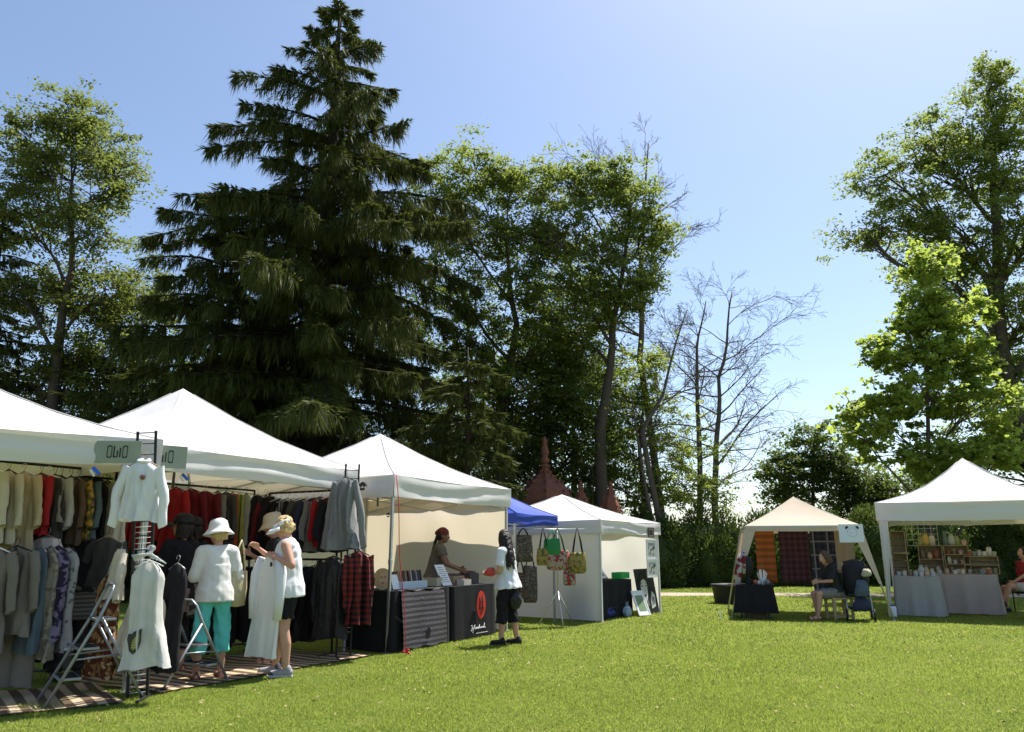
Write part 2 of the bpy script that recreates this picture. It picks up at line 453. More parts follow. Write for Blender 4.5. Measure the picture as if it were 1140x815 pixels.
def gazebo():
    """tan gazebo with splayed legs and fabric corner gussets"""
    w = 2.14; ez, vh, pz = 1.66, .075, 2.36
    t = thing('gazebo', 'tan canopy gazebo with splayed legs and hanging woven blankets', 'tent', (FLT[0], FLT[1], 0), math.atan2(UT[1], UT[0]))
    mb = MB(); n = 20; et = ez + vh
    def rz(a, b):
        s = max(abs(a), abs(b)); q = min(abs(a), abs(b)) / max(s, 1e-6)
        return et + (pz - et) * (1 - s) - .03 * (1 - q * q) * math.sin(math.pi * s) - .03 * math.sin(math.pi * s)
    for side in range(4):
        vs = []
        for i in range(n + 1):
            s = i / n
            for j in range(n + 1):
                q = -1 + 2 * j / n
                a, b = [(q * s, -s), (s, q * s), (-q * s, s), (-s, -q * s)][side]
                vs.append(((a + 1) / 2 * w, (b + 1) / 2 * w, rz(a, b)))
        W = n + 1
        mb.add(vs, [(i * W + j, (i + 1) * W + j, (i + 1) * W + j + 1, i * W + j + 1) for i in range(n) for j in range(n)], True)
    can = mb.build('canopy', M_tan, t)
    
    vb = MB(); per = [(0, 0), (w, 0), (w, w), (0, w)]
    for k in range(4):
        a, b = Vector((*per[k], 0)), Vector((*per[(k + 1) % 4], 0)); nn = Vector((b.y - a.y, a.x - b.x, 0)).normalized()
        vb.grid(lambda i, j: tuple(a.lerp(b, i) + nn * (.004 + .008 * math.sin(i * 17 + k) * j) + Vector((0, 0, et + .002 - (vh + .03) * j - .01 * math.sin(math.pi * i)))), 30, 3)
    vb.build('valance', M_tan, t)
    sp = .36
    for (cx, cy, sx, sy) in ((0, 0, -1, -1), (w, 0, 1, -1), (0, w, -1, 1), (w, w, 1, 1)):
        top = Vector((cx - sx * .02, cy - sy * .02, et - .02)); bot = Vector((cx + sx * sp, cy + sy * sp * .45, 0))
        l = MB(); l.tube([top, bot], .016, 8); lo = l.build('leg', M_steel, t)
        f = MB(); f.lathe([(.035, 0), (.035, .008), (.018, .03)], tuple(bot), 10); f.build('foot_plate', M_steel, lo)
        # gusset: a fabric strip folded round the leg down to 40 per cent of its height
        gb = MB()
        for axis in (0, 1):
            def fg(i, j):
                p = top.lerp(bot, j * .62)
                wd = .17 * (1 - j) + .05
                off = Vector((-sx, 0, 0)) if axis == 0 else Vector((0, -sy, 0))
                return tuple(p + off * wd * i + Vector((sx * .02, sy * .02, 0)))
            gb.grid(fg, 3, 8)
        gb.build('corner_gusset', M_tan, t)
    fr = MB()
    for k in range(4): fr.bar((*per[k], et - .03), (*per[(k + 1) % 4], et - .03), .02)
    for k in range(4): fr.bar((*per[k], et - .03), (w / 2, w / 2, pz - .05), .018)
    fr.build('roof_frame', M_steel, t)
    return t
TG = gazebo()
# printed dark emblem on the valance of the book seller's tent: a small arched canopy mark
def arch_mark(parent, O, X, Y, s):
    m = MB(); out = [(-1, -.35), (-.62, .25), (-.25, .55), (.1, .6), (.55, .3), (1, -.25), (.55, -.05), (.3, -.3), (0, .1), (-.3, -.3), (-.55, -.1)]
    m.prism([(x * s, y * s) for x, y in out], O, X, Y, .002)
    m.prism([(x * s * .5, y * s * .18 - .55 * s) for x, y in ((-1, -1), (1, -1), (1, 1), (-1, 1))], O, X, Y, .002)
    m.build('emblem', M_black, parent)
arch_mark(T3, (-.042, .5, 2.13), (0, -1, 0), (0, 0, 1), .085)
arch_mark(T3, (3.05, 2.5, 1.9), (0, 1, 0), (0, 0, 1), .06)
# ---------------------------------------------------------------- trees and shrubs
def at(x, y, d):
    """world point at distance d ahead, seen at (x, y) of the 1140 x 815 photograph"""
    P = R(13.586); u = (x - 570) / 840; v = (407.5 - y) / 840
    f = math.cos(P) - v * math.sin(P); z = math.sin(P) + v * math.cos(P); t = d / f
    return Vector((u * t, d, 1.3 + z * t))
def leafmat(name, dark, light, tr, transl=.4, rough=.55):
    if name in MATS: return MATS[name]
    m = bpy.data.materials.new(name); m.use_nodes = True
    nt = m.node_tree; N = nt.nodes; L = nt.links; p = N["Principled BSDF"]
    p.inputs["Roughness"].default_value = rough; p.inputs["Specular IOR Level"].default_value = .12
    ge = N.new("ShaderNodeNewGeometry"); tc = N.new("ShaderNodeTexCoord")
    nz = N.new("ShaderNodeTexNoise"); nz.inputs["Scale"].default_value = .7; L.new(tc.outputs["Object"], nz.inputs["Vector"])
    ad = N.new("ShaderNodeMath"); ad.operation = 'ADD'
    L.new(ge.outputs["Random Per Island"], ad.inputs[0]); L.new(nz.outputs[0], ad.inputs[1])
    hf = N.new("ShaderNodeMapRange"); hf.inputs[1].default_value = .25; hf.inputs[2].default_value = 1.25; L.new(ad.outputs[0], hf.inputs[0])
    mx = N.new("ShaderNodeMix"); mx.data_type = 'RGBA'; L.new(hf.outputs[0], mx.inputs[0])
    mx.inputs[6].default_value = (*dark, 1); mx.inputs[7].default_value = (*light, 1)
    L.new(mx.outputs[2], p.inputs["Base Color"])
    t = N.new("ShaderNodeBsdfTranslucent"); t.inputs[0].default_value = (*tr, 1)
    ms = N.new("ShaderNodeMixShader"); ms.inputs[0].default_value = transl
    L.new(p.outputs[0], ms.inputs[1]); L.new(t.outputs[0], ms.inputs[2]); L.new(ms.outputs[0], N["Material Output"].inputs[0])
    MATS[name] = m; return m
M_bark = mat('grey_brown_bark', (.075, .058, .045), .95, .4, 3, .8, 14)
M_sbark = mat('dark_spruce_bark', (.035, .026, .020), .95, .4, 3, .8, 14)
M_deadbark = mat('dead_grey_bark', (.12, .10, .085), .95, .3, 3, .6, 14)
LF = [(0, 0), (.32, .42), (0, 1), (-.32, .42)]
LF_MAPLE = [(0, 0), (.3, .08), (.5, .42), (.22, .52), (0, 1), (-.22, .52), (-.5, .42), (-.3, .08)]
def leaf_verts(rng, P, size, shape=LF, up=.6, droop=.2, along=None):
    """P (k,3) leaf positions -> (k*len(shape),3)"""
    k = len(P)
    n = rng.normal(0, 1, (k, 3)); n[:, 2] = np.abs(n[:, 2]) + up; n /= np.linalg.norm(n, axis=1)[:, None]
    d = rng.normal(0, 1, (k, 3)) if along is None else along + rng.normal(0, .35, (k, 3))
    d[:, 2] -= droop
    d -= n * (d * n).sum(1)[:, None]; d /= np.linalg.norm(d, axis=1)[:, None] + 1e-9
    c = np.cross(n, d)
    s = size * rng.uniform(.6, 1.3, k)
    out = np.zeros((k, len(shape), 3))
    for i, (a, b) in enumerate(shape):
        out[:, i] = P + (c * a + d * (b - .4)) * s[:, None] + n * (abs(a) * .25 * s)[:, None]
    return out.reshape(-1, 3)
def wob_path(rng, a, b, n=6, amp=.08, sag=0.):
    a, b = Vector(a), Vector(b); L = (b - a).length; pts = []
    o = [rng.normal(0, amp * L, 3) for _ in range(2)]
    for i in range(n + 1):
        t = i / n; w = math.sin(math.pi * t); w2 = math.sin(2 * math.pi * t)
        pts.append(a.lerp(b, t) + Vector(o[0]) * w + Vector(o[1]) * .5 * w2 + Vector((0, 0, sag * L * w)))
    return pts
def taper(r0, r1, n): return [r0 + (r1 - r0) * (i / n) ** .8 for i in range(n + 1)]
def broad_tree(name, label, trunk, r0, ells, lm, leaf=.14, ncl=20, nlf=170, rc=.75, seed=0, shape=LF, bark=None, cat='tree', group=None, flat=.7, up=.6, swell=1.14, more=1.3):
    """trunk: list of points from the ground up; ells: (centre, (rx,ry,rz)[, clusters]) crown masses"""
    rng = np.random.default_rng(seed); base = Vector(trunk[0])
    t = thing(name, label, cat, (base.x, base.y, 0), 0, group)
    O = Vector((base.x, base.y, 0)); tr = [Vector(p) - O for p in trunk]
    fine = []
    for i in range(len(tr) - 1): fine += wob_path(rng, tr[i], tr[i + 1], 5, .012)[:-1]
    fine.append(tr[-1]); nf = len(fine) - 1
    wb = MB(); wb.tube(fine, [r0 * (1.25 if i == 0 else 1) * (1 - .85 * i / nf) for i in range(nf + 1)], 9)
    LP = []
    for e in ells:
        c, rad = Vector(e[0]) - O, tuple(q * swell for q in e[1]); k = int((e[2] if len(e) > 2 else ncl) * more)
        best = min(range(nf), key=lambda i: abs((fine[i] - c).length - (c.z - fine[i].z) * 1.25) if fine[i].z < c.z - .1 else 99 + fine[i].z)
        rr = r0 * (1 - .8 * best / nf) * .55
        limb = wob_path(rng, fine[best], c, 7, .06, .03); wb.tube(limb, taper(rr, rr * .3, 7), 7)
        for q in range(k):
            v = rng.normal(0, 1, 3); v /= np.linalg.norm(v); v *= rng.uniform(.25, 1) ** .45
            cc = c + Vector((v[0] * rad[0], v[1] * rad[1], v[2] * rad[2]))
            s = limb[int(rng.integers(3, 8))]
            br = wob_path(rng, s, cc, 4, .08, .05); wb.tube(br, taper(rr * .3, .012, 4), 5, False)
            r = rc * rng.uniform(.55, 1.25)
            nsub = 5
            for z in range(nsub):
                o = rng.normal(0, r * .6, 3); o[2] *= flat
                m = max(4, int(1.9 * nlf / nsub * rng.uniform(.5, 1.4)))
                LP.append(np.array(cc)[None] + o[None] + rng.normal(0, r * .30, (m, 3)) * np.array([1, 1, flat * .7])[None])
                if z < 2: wb.tube([cc, cc + Vector(o)], [.012, .006], 4, False)
    wb.build('trunk', bark or M_bark, t)
    P = np.concatenate(LP)
    np_mesh('crown', leaf_verts(rng, P, leaf, shape, up), len(shape), lm, t)
    return t
def spruce(name, label, x, y, h, rbase, lm, seed=0, z0=1.2, dens=1., power=.8, lean=0, prof=None, step=.40, hang=1.):
    rng = np.random.default_rng(seed); t = thing(name, label, 'tree', (x, y, 0))
    wb = MB(); wb.tube([(0, 0, 0), (0, 0, h * .4), (.05, 0, h * .75), (0, 0, h)], [.42 * h / 18, .3 * h / 18, .13 * h / 18, .02], 10)
    A, B = [], []
    z = z0
    while z < h - .25:
        f = (h - z) / (h - z0)
        Rz = prof(f) if prof else rbase * f ** power
        nb = 6 if f > .25 else 5
        a0 = rng.uniform(0, 6.3)
        for b in range(nb):
            az = a0 + 6.283 * b / nb + rng.normal(0, .25); L = max(.25, Rz * rng.choice([rng.uniform(.45, .8), rng.uniform(.8, 1.15)], p=[.45, .55]))
            zz = z + rng.uniform(-.42, .42)
            upk = .34 - .36 * f + rng.normal(0, .07); dr = .10 + .24 * f + rng.normal(0, .06); tip = .08 * f + .04
            d = np.array([math.cos(az), math.sin(az), 0]); n = np.array([-d[1], d[0], 0])
            def P(s): return d * (L * s)[:, None] + np.array([0, 0, 1]) * (zz + L * (upk * s - (upk + dr) * s ** 2 + tip * s ** 5))[:, None]
            ss = np.linspace(0, 1, 7); wb.tube([tuple(p) for p in P(ss)], taper(.018 + .016 * L, .006, 6), 5, False)
            K = int(5 + 7 * L); sk = rng.uniform(.04, 1, K) ** .7; sgn = rng.choice([-1, 1], K)
            dk = d[None] * rng.uniform(.35, .9, K)[:, None] + n[None] * (sgn * rng.uniform(.5, 1, K))[:, None]
            lk = (.14 + .24 * L) * np.clip(1.12 - sk, .10, 1) * rng.uniform(.6, 1.3, K); dk[:, 2] = -.12
            m = int((110 + 270 * L) * dens)
            k = rng.integers(0, K, m); qv = rng.uniform(0, 1, m)
            p = P(sk)[k] + dk[k] * (qv * lk[k])[:, None]; p[:, 2] -= (.55 * qv ** 2) * lk[k]
            p += rng.normal(0, .02, (m, 3))
            ln = (.12 + .50 * rng.uniform(0, 1, m) ** 2) * np.clip(L / 2.0, .6, 1.3) * hang * (1 - .35 * qv)
            dn = np.stack([d[0] * .2 + rng.normal(0, .22, m), d[1] * .2 + rng.normal(0, .22, m), -np.ones(m)], 1)
            side = np.cross(dn, rng.normal(0, 1, (m, 3))); side /= np.linalg.norm(side, axis=1)[:, None]
            w = .0125 * rng.uniform(.6, 1.6, m)
            q = np.zeros((m, 4, 3)); q[:, 0] = p; q[:, 1] = p + dn * (ln * .45)[:, None] + side * w[:, None]; q[:, 2] = p + dn * ln[:, None]; q[:, 3] = p + dn * (ln * .45)[:, None] - side * w[:, None]
            A.append(q.reshape(-1, 3))
            # twigs lying along the branch
            m2 = int((60 + 130 * L) * dens); k2 = rng.integers(0, K, m2); qv = rng.uniform(0, 1.05, m2); tt = sgn[k2] * .7
            p = P(sk)[k2] + dk[k2] * (qv * lk[k2])[:, None]; p[:, 2] -= .5 * qv ** 2 * lk[k2] - .02
            p[::3] = P(rng.uniform(.15, 1.02, len(p[::3])))
            al = d[None] + n[None] * (tt * .9)[:, None] + np.array([0, 0, -.25])[None] + rng.normal(0, .15, (m2, 3))
            al /= np.linalg.norm(al, axis=1)[:, None]
            side = np.cross(al, np.array([0, 0, 1])[None] + rng.normal(0, .5, (m2, 3))); side /= np.linalg.norm(side, axis=1)[:, None]
            ln = .22 * rng.uniform(.6, 1.5, m2); w = .017 * rng.uniform(.7, 1.4, m2)
            q = np.zeros((m2, 4, 3)); q[:, 0] = p; q[:, 1] = p + al * (ln * .4)[:, None] + side * w[:, None]; q[:, 2] = p + al * ln[:, None]; q[:, 3] = p + al * (ln * .4)[:, None] - side * w[:, None]
            A.append(q.reshape(-1, 3))
        z += step * (1.0 if f > .45 else 1.35) * rng.uniform(.7, 1.3)
    wb.build('trunk', M_sbark, t)
    np_mesh('crown', np.concatenate(A), 4, lm, t)
    return t
def dead_tree(name, label, stems, seed=0, bark=None, group=None, spread=.5, depth=4, droop=0.):
    """stems: (points, radius, branches, length) bare trunks with finer and finer twigs"""
    rng = np.random.default_rng(seed); base = Vector(stems[0][0][0]); O = Vector((base.x, base.y, 0))
    t = thing(name, label, 'tree', (base.x, base.y, 0), 0, group); wb = MB(); tw = MB()
    def grow(p, d, L, r, lev):
        n = 5; pts = [p]; q = p; dd = d.normalized()
        for i in range(n):
            dd = (dd + Vector(rng.normal(0, .10, 3)) + Vector((0, 0, .05 - droop * (i / n)))).normalized(); q = q + dd * L / n; pts.append(q)
        (wb if lev < 2 else tw).tube(pts, taper(r, max(.006, r * .35), n), 6 if lev < 2 else 4, False)
        if lev >= depth: return
        for k in range(int(rng.integers(4, 7)) if lev < 2 else int(rng.integers(3, 6))):
            i = int(rng.integers(1, n + 1)); v = Vector(rng.normal(0, 1, 3)); v = (v - dd * v.dot(dd)).normalized()
            nd = (pts[i] - pts[i - 1]).normalized() * 1.0 + v * rng.uniform(.5, .95)
            grow(pts[i], nd, L * rng.uniform(.38, .62), r * .45, lev + 1)
    for (pts, r, nb, bl) in stems:
        P = [Vector(p) - O for p in pts]; fine = []
        for i in range(len(P) - 1): fine += wob_path(rng, P[i], P[i + 1], 5, .02)[:-1]
        fine.append(P[-1]); n = len(fine) - 1
        wb.tube(fine, [r * (1 - .85 * i / n) for i in range(n + 1)], 8)
        for k in range(nb):
            i = int(n * (.28 + .70 * (k + rng.uniform(0, 1)) / nb)); i = min(i, n)
            az = rng.uniform(0, 6.283); d = Vector((math.cos(az), math.sin(az), rng.uniform(.15, .8)))
            f = i / n
            grow(fine[i], d, bl * (1.15 - .7 * f) * rng.uniform(.6, 1.2), r * (1 - .8 * f) * .42, 1)
    wb.build('trunk', bark or M_deadbark, t); tw.build('twigs', bark or M_deadbark, t)
    return t
def shrub(name, label, c, rad, lm, n=9000, ln=.22, w=.03, seed=0, group=None, up=.8, lumps=18):
    """dense bush: sprays of narrow leaves over a lumpy mass; c on the ground"""
    rng = np.random.default_rng(seed); t = thing(name, label, 'shrub', (c[0], c[1], 0), 0, group)
    lc = rng.normal(0, 1, (lumps, 3)); lc[:, 2] = np.abs(lc[:, 2]); lc /= np.linalg.norm(lc, axis=1)[:, None]
    lr = rng.uniform(.22, .42, lumps)
    pos = lc * (1 - lr * .8)[:, None] * rng.uniform(.82, 1.08, lumps)[:, None]
    k = rng.integers(0, lumps, n); v = rng.normal(0, 1, (n, 3)); v[:, 2] += .25; v /= np.linalg.norm(v, axis=1)[:, None]
    P = pos[k] + v * lr[k][:, None] * (rng.uniform(.45, 1.08, n))[:, None]
    S_ = np.array(rad); P = P * S_[None]; P[:, 2] = np.abs(P[:, 2]) + .03
    al = v + np.array([0, 0, up])[None] + rng.normal(0, .3, (n, 3)); al /= np.linalg.norm(al, axis=1)[:, None]
    sd = np.cross(al, rng.normal(0, 1, (n, 3))); sd /= np.linalg.norm(sd, axis=1)[:, None]
    L_ = ln * rng.uniform(.5, 1.4, n); w_ = w * rng.uniform(.6, 1.4, n)
    q = np.zeros((n, 4, 3)); q[:, 0] = P; q[:, 1] = P + al * (L_ * .45)[:, None] + sd * w_[:, None]; q[:, 2] = P + al * L_[:, None]; q[:, 3] = P + al * (L_ * .45)[:, None] - sd * w_[:, None]
    np_mesh('foliage', q.reshape(-1, 3), 4, lm, t)
    core = MB()
    for i in range(lumps): core.ell(tuple(pos[i] * S_ * .85 + np.array([0, 0, 0])), tuple(lr[i] * S_ * .8), 8)
    core.ell((0, 0, rad[2] * .3), (rad[0] * .75, rad[1] * .75, rad[2] * .5), 10)
    core.build('inner_foliage', lm, t)
    return t
L_spruce = leafmat('spruce_needles', (.022, .034, .011), (.080, .094, .022), (.13, .155, .032), .26, .6)
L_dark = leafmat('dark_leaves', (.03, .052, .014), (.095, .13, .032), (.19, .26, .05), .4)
L_mid = leafmat('green_leaves', (.05, .085, .02), (.14, .175, .042), (.30, .37, .07), .5)
L_olive = leafmat('olive_leaves', (.05, .07, .02), (.13, .145, .042), (.24, .29, .06), .45)
L_light = leafmat('yellow_green_leaves', (.08, .125, .025), (.17, .21, .05), (.38, .46, .09), .5)
L_hedge = leafmat('hedge_needles', (.022, .045, .014), (.085, .125, .034), (.14, .20, .04), .3)
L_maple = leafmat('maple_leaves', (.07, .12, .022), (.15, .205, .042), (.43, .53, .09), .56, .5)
def E(x, y, d, rx, ry, rz, *k): return (tuple(at(x, y, d)), (rx, ry, rz), *k)
def prof_main(f):   # half width against the share of height below the top
    return np.interp(f, [0, .06, .2, .35, .5, .68, .85, 1], [.2, .85, 2.4, 3.7, 4.7, 5.7, 6.5, 6.6])
SPR = spruce('spruce_tree', 'tall dark spruce with drooping tiered branches, the tallest tree behind the clothing tents', -6.1, 23, 20.7, 5.2, L_spruce, 11, .7, 1.25, prof=lambda f: 1.1 * prof_main(f), step=.46)
spruce('spruce_tree', 'shorter broad dark spruce at the left shoulder of the tallest spruce', -9.0, 22.0, 11.6, 4.2, L_spruce, 12, .6, .9, prof=lambda f: np.interp(f, [0, .2, .5, 1], [.3, 2.3, 3.6, 4.2]))
spruce('spruce_tree', 'low spruce with yellowish drooping tips right of the tallest spruce, behind the book tent', -1.2, 19.8, 6.6, 2.4, L_spruce, 13, .5, .9, prof=lambda f: np.interp(f, [0, .2, .6, 1], [.2, 1.3, 2.0, 2.3]))
spruce('spruce_tree', 'very dark narrow conifer cut by the left edge of the picture', -18.2, 25, 14.2, 3, L_spruce, 14, .8, .6, prof=lambda f: np.interp(f, [0, .2, .6, 1], [.2, 1.2, 2.2, 2.6]))
# left broadleaf
b = at(58, 560, 25)
broad_tree('leafy_tree', 'tall olive green broadleaf tree with slender forked trunk at upper left', [(b.x, 25, 0), tuple(at(60, 430, 25)), tuple(at(80, 300, 25)), tuple(at(85, 180, 25))], .24,
    [E(80, 135, 25, .9, .9, .8), E(30, 165, 25, 1.0, 1.2, .9), E(110, 165, 25, 1.0, 1.2, .9), E(75, 200, 25, 1.6, 1.5, 1.0), E(130, 200, 25, .8, 1, 1.0, 14), E(30, 240, 25, 1.1, 1.3, 1.1), E(100, 260, 25, 1.4, 1.3, 1.1), E(120, 330, 25.5, 1.0, 1.3, 1.0, 14), E(20, 320, 25, 1.2, 1.4, 1.2), E(75, 340, 25.5, 1.1, 1.3, 1.1), E(110, 400, 26, 1.6, 1.4, 1.1), E(30, 410, 26, 1.5, 1.4, 1.2), E(75, 440, 26, 2.0, 1.4, 1.2)], L_olive, .125, 19, 95, .62, 21)
broad_tree('leafy_tree', 'low dark olive tree filling the gap behind the peaks of the left tents', [(-13.2, 27, 0), (-13.0, 27, 4), (-12.8, 27, 7)], .2,
    [E(130, 380, 27, 1.5, 1.5, 1.2), E(160, 330, 27, 1.0, 1.2, 1), E(150, 430, 27, 2.0, 1.5, 1.4), E(95, 450, 27, 2, 1.5, 1.2)], L_olive, .13, 20, 110, .7, 22)
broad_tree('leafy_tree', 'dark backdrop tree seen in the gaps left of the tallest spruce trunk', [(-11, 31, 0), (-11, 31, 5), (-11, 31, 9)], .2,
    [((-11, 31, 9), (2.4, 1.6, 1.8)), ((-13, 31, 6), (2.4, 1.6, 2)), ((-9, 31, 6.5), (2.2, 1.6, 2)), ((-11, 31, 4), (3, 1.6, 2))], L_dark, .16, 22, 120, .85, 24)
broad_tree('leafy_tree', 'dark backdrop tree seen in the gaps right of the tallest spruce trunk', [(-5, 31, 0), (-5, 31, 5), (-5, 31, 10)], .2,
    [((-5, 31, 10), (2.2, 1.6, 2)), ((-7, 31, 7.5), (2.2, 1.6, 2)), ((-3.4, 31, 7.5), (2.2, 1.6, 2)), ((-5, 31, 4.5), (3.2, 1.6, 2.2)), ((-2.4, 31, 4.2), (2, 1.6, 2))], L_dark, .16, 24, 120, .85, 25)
# middle ash trees
broad_tree('ash_tree', 'tall ash tree with dark limbs and airy crown just right of the tallest spruce', [(-.5, 27, 0), tuple(at(555, 470, 27)), tuple(at(575, 360, 27)), tuple(at(560, 250, 27))], .26,
    [E(520, 195, 27, 1.4, 1.4, 1.0), E(490, 235, 27, 1.1, 1.2, 1.1), E(575, 205, 27, 1.1, 1.2, .9), E(545, 260, 27, 1.2, 1.3, 1.0), E(500, 310, 27.5, 1.2, 1.3, 1.3), E(585, 270, 27, 1.1, 1.3, 1.0), E(560, 330, 27, 1.5, 1.3, 1.0), E(540, 390, 27, 1.4, 1.4, 1.3), E(600, 380, 27, 1.2, 1.3, 1.0), E(565, 440, 27, 1.5, 1.3, 1.3)], L_mid, .125, 20, 110, .58, 31, group='ash trees in the middle of the tree line')
broad_tree('ash_tree', 'ash tree arching right over open sky, its dark leaning trunk behind the low white tent', [(3.0, 26.5, 0), tuple(at(668, 480, 26.5)), tuple(at(682, 360, 26.5)), tuple(at(700, 250, 26.5))], .27,
    [E(625, 200, 26.5, 1.3, 1.3, .9), E(665, 205, 26.5, 1.0, 1.2, .8), E(700, 225, 26.5, 1.1, 1.3, .9), E(718, 260, 26.5, .8, 1.1, .9), E(640, 255, 26.5, 1.2, 1.3, 1.0), E(690, 285, 26.5, 1.2, 1.3, .9), E(625, 310, 26.5, 1.3, 1.3, 1.0), E(675, 335, 26.5, 1.1, 1.2, 1.0), E(705, 325, 26.5, .8, 1.1, .8), E(640, 370, 27, 1.2, 1.3, .8)], L_mid, .125, 17, 100, .55, 32, group='ash trees in the middle of the tree line')
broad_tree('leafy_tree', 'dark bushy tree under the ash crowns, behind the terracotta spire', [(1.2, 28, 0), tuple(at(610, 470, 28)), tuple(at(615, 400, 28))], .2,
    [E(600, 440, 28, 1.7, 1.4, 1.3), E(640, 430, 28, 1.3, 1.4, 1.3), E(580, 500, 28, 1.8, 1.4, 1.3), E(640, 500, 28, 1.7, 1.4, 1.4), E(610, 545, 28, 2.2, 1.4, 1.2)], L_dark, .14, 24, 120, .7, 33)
broad_tree('leafy_tree', 'light green young tree with thin dark stems between the ash trunk and the bare trees', [(5.0, 28.5, 0), tuple(at(712, 500, 28.5)), tuple(at(718, 430, 28.5))], .13,
    [E(712, 415, 28.5, .9, 1.1, 1.0, 15), E(690, 460, 28.5, 1.0, 1.1, 1.0, 16), E(735, 470, 28.5, .9, 1.1, 1.1, 14), E(710, 510, 28.5, 1.4, 1.2, 1.1), E(740, 535, 28.5, 1.2, 1.2, 1.0), E(685, 540, 28.5, 1.2, 1.2, 1.2)], L_light, .12, 16, 80, .55, 34)
broad_tree('leafy_tree', 'thin yellowish green sapling in front of the bare twin trunks', [(7.4, 29.5, 0), tuple(at(778, 520, 29.5)), tuple(at(776, 480, 29.5))], .08,
    [E(775, 500, 29.5, .9, 1, .8, 12), E(760, 540, 29.5, 1.1, 1, .8, 13), E(790, 550, 29.5, 1.0, 1, .8, 12)], L_light, .11, 12, 60, .5, 35)
dead_tree('bare_tree', 'leafless twin trunked tree against open sky behind the hedge', [([(8.3, 31, 0), tuple(at(797, 520, 31)), tuple(at(800, 420, 31)), tuple(at(815, 325, 31))], .17, 22, 4.0), ([(7.9, 31.2, 0), tuple(at(778, 480, 31)), tuple(at(776, 400, 31)), tuple(at(786, 335, 31))], .14, 17, 3.2)], 41, droop=.16, group='bare trees behind the hedge')
dead_tree('bare_tree', 'leafless grey tree rising behind the right side of the ash crown', [([(5.9, 29, 0), tuple(at(712, 400, 29)), tuple(at(716, 270, 29)), tuple(at(722, 160, 29))], .17, 22, 4.2)], 43, spread=.6, droop=.06, group='bare trees behind the hedge')
dead_tree('bare_tree', 'low forked bare tree with curved limbs just left of the leafless twin trunks', [([(5.3, 27.6, 0), tuple(at(715, 480, 27.6)), tuple(at(738, 440, 27.6)), tuple(at(765, 345, 27.6))], .13, 9, 2.4), ([(5.3, 27.6, 0), tuple(at(712, 500, 27.6)), tuple(at(700, 430, 27.6))], .09, 5, 1.6)], 44, group='bare trees behind the hedge')
broad_tree('leafy_tree', 'dark backdrop tree filling the gap between the two ash trunks', [(2.6, 31.5, 0), (2.6, 31.5, 5), (2.5, 31.5, 9)], .2,
    [E(640, 330, 31.5, 1.6, 1.4, 1.5), E(620, 400, 31.5, 2.0, 1.4, 1.6), E(660, 430, 31.5, 1.6, 1.4, 1.6), E(560, 470, 31.5, 2.2, 1.4, 1.8), E(640, 500, 31.5, 2.6, 1.4, 1.6)], L_mid, .14, 22, 110, .75, 36)
# right side
broad_tree('leafy_tree', 'huge dark green tree filling the upper right corner', [(19.5, 27, 0), tuple(at(1120, 420, 27)), tuple(at(1110, 250, 27)), tuple(at(1105, 130, 27))], .38,
    [E(1100, 100, 27, .9, 1, .9, 16), E(1095, 150, 27, 1.0, 1.2, .9, 18), E(1030, 160, 27, 1.4, 1.4, .9), E(985, 195, 27, .9, 1.2, .9, 12), E(1060, 205, 27, 1.7, 1.5, 1.0), E(1125, 190, 27, 1.4, 1.5, 1.1), E(1010, 245, 27, 1.4, 1.4, .9), E(965, 262, 27, .8, 1.1, .6, 9), E(1075, 265, 27, 1.7, 1.5, 1.1), E(1140, 270, 27, 1.6, 1.5, 1.2), E(1040, 300, 27.5, 1.2, 1.4, .9), E(1100, 330, 27.5, 1.7, 1.5, 1.3), E(1150, 360, 27.5, 1.7, 1.5, 1.5), E(1105, 410, 28, 1.7, 1.5, 1.4), E(1150, 450, 28, 1.8, 1.5, 1.5), E(1100, 490, 28, 1.9, 1.5, 1.5), E(1150, 540, 28, 2.2, 1.5, 1.5), E(1150, 120, 27, 1.3, 1.4, 1.2, 18), E(1180, 200, 27, 1.8, 1.5, 1.6, 14), E(1190, 320, 27, 1.8, 1.5, 1.6, 14)], L_mid, .13, 21, 105, .60, 51, swell=1.12, more=1.15)
broad_tree('maple_tree', 'young maple with bright large leaves and slim trunk between the tan and white right tents', [(10.72, 20, 0), tuple(at(1033, 520, 20)), tuple(at(1032, 400, 20)), tuple(at(1035, 310, 20))], .085,
    [E(1035, 300, 20, .55, .6, .55, 13), E(1010, 350, 20, .9, .9, .5, 16), E(1065, 345, 20, .8, .9, .5, 16), E(1000, 400, 20, .9, 1, .45, 15), E(1075, 400, 20, 1.0, 1, .5, 17), E(1035, 380, 20, .9, 1, .6, 15), E(985, 455, 20, 1.1, 1, .42, 15), E(1095, 450, 20, 1.1, 1, .5, 17), E(1040, 440, 20, 1.2, 1, .55, 17), E(960, 480, 20, .6, .8, .3, 8), E(1010, 500, 20, 1.0, 1, .42, 13), E(1085, 505, 20, 1.1, 1, .4, 15), E(1125, 490, 20, .6, .8, .4, 9), E(1050, 520, 20, .9, 1, .25, 9)], L_maple, .145, 15, 68, .40, 52, LF_MAPLE, flat=.8, up=.6, swell=1.1, more=.92)
broad_tree('leafy_tree', 'small rounded tree rising above the hedge behind the tan gazebo', [(12.3, 32, 0), tuple(at(905, 560, 32)), tuple(at(905, 500, 32))], .13,
    [E(905, 500, 32, 1.0, 1.1, .8), E(880, 530, 32, 1.2, 1.2, .8), E(935, 530, 32, 1.2, 1.2, .8), E(905, 555, 32, 1.9, 1.3, .8), E(960, 555, 32, 1.3, 1.2, .7), E(1000, 545, 32, 1.6, 1.2, .8)], L_dark, .15, 19, 100, .6, 53)
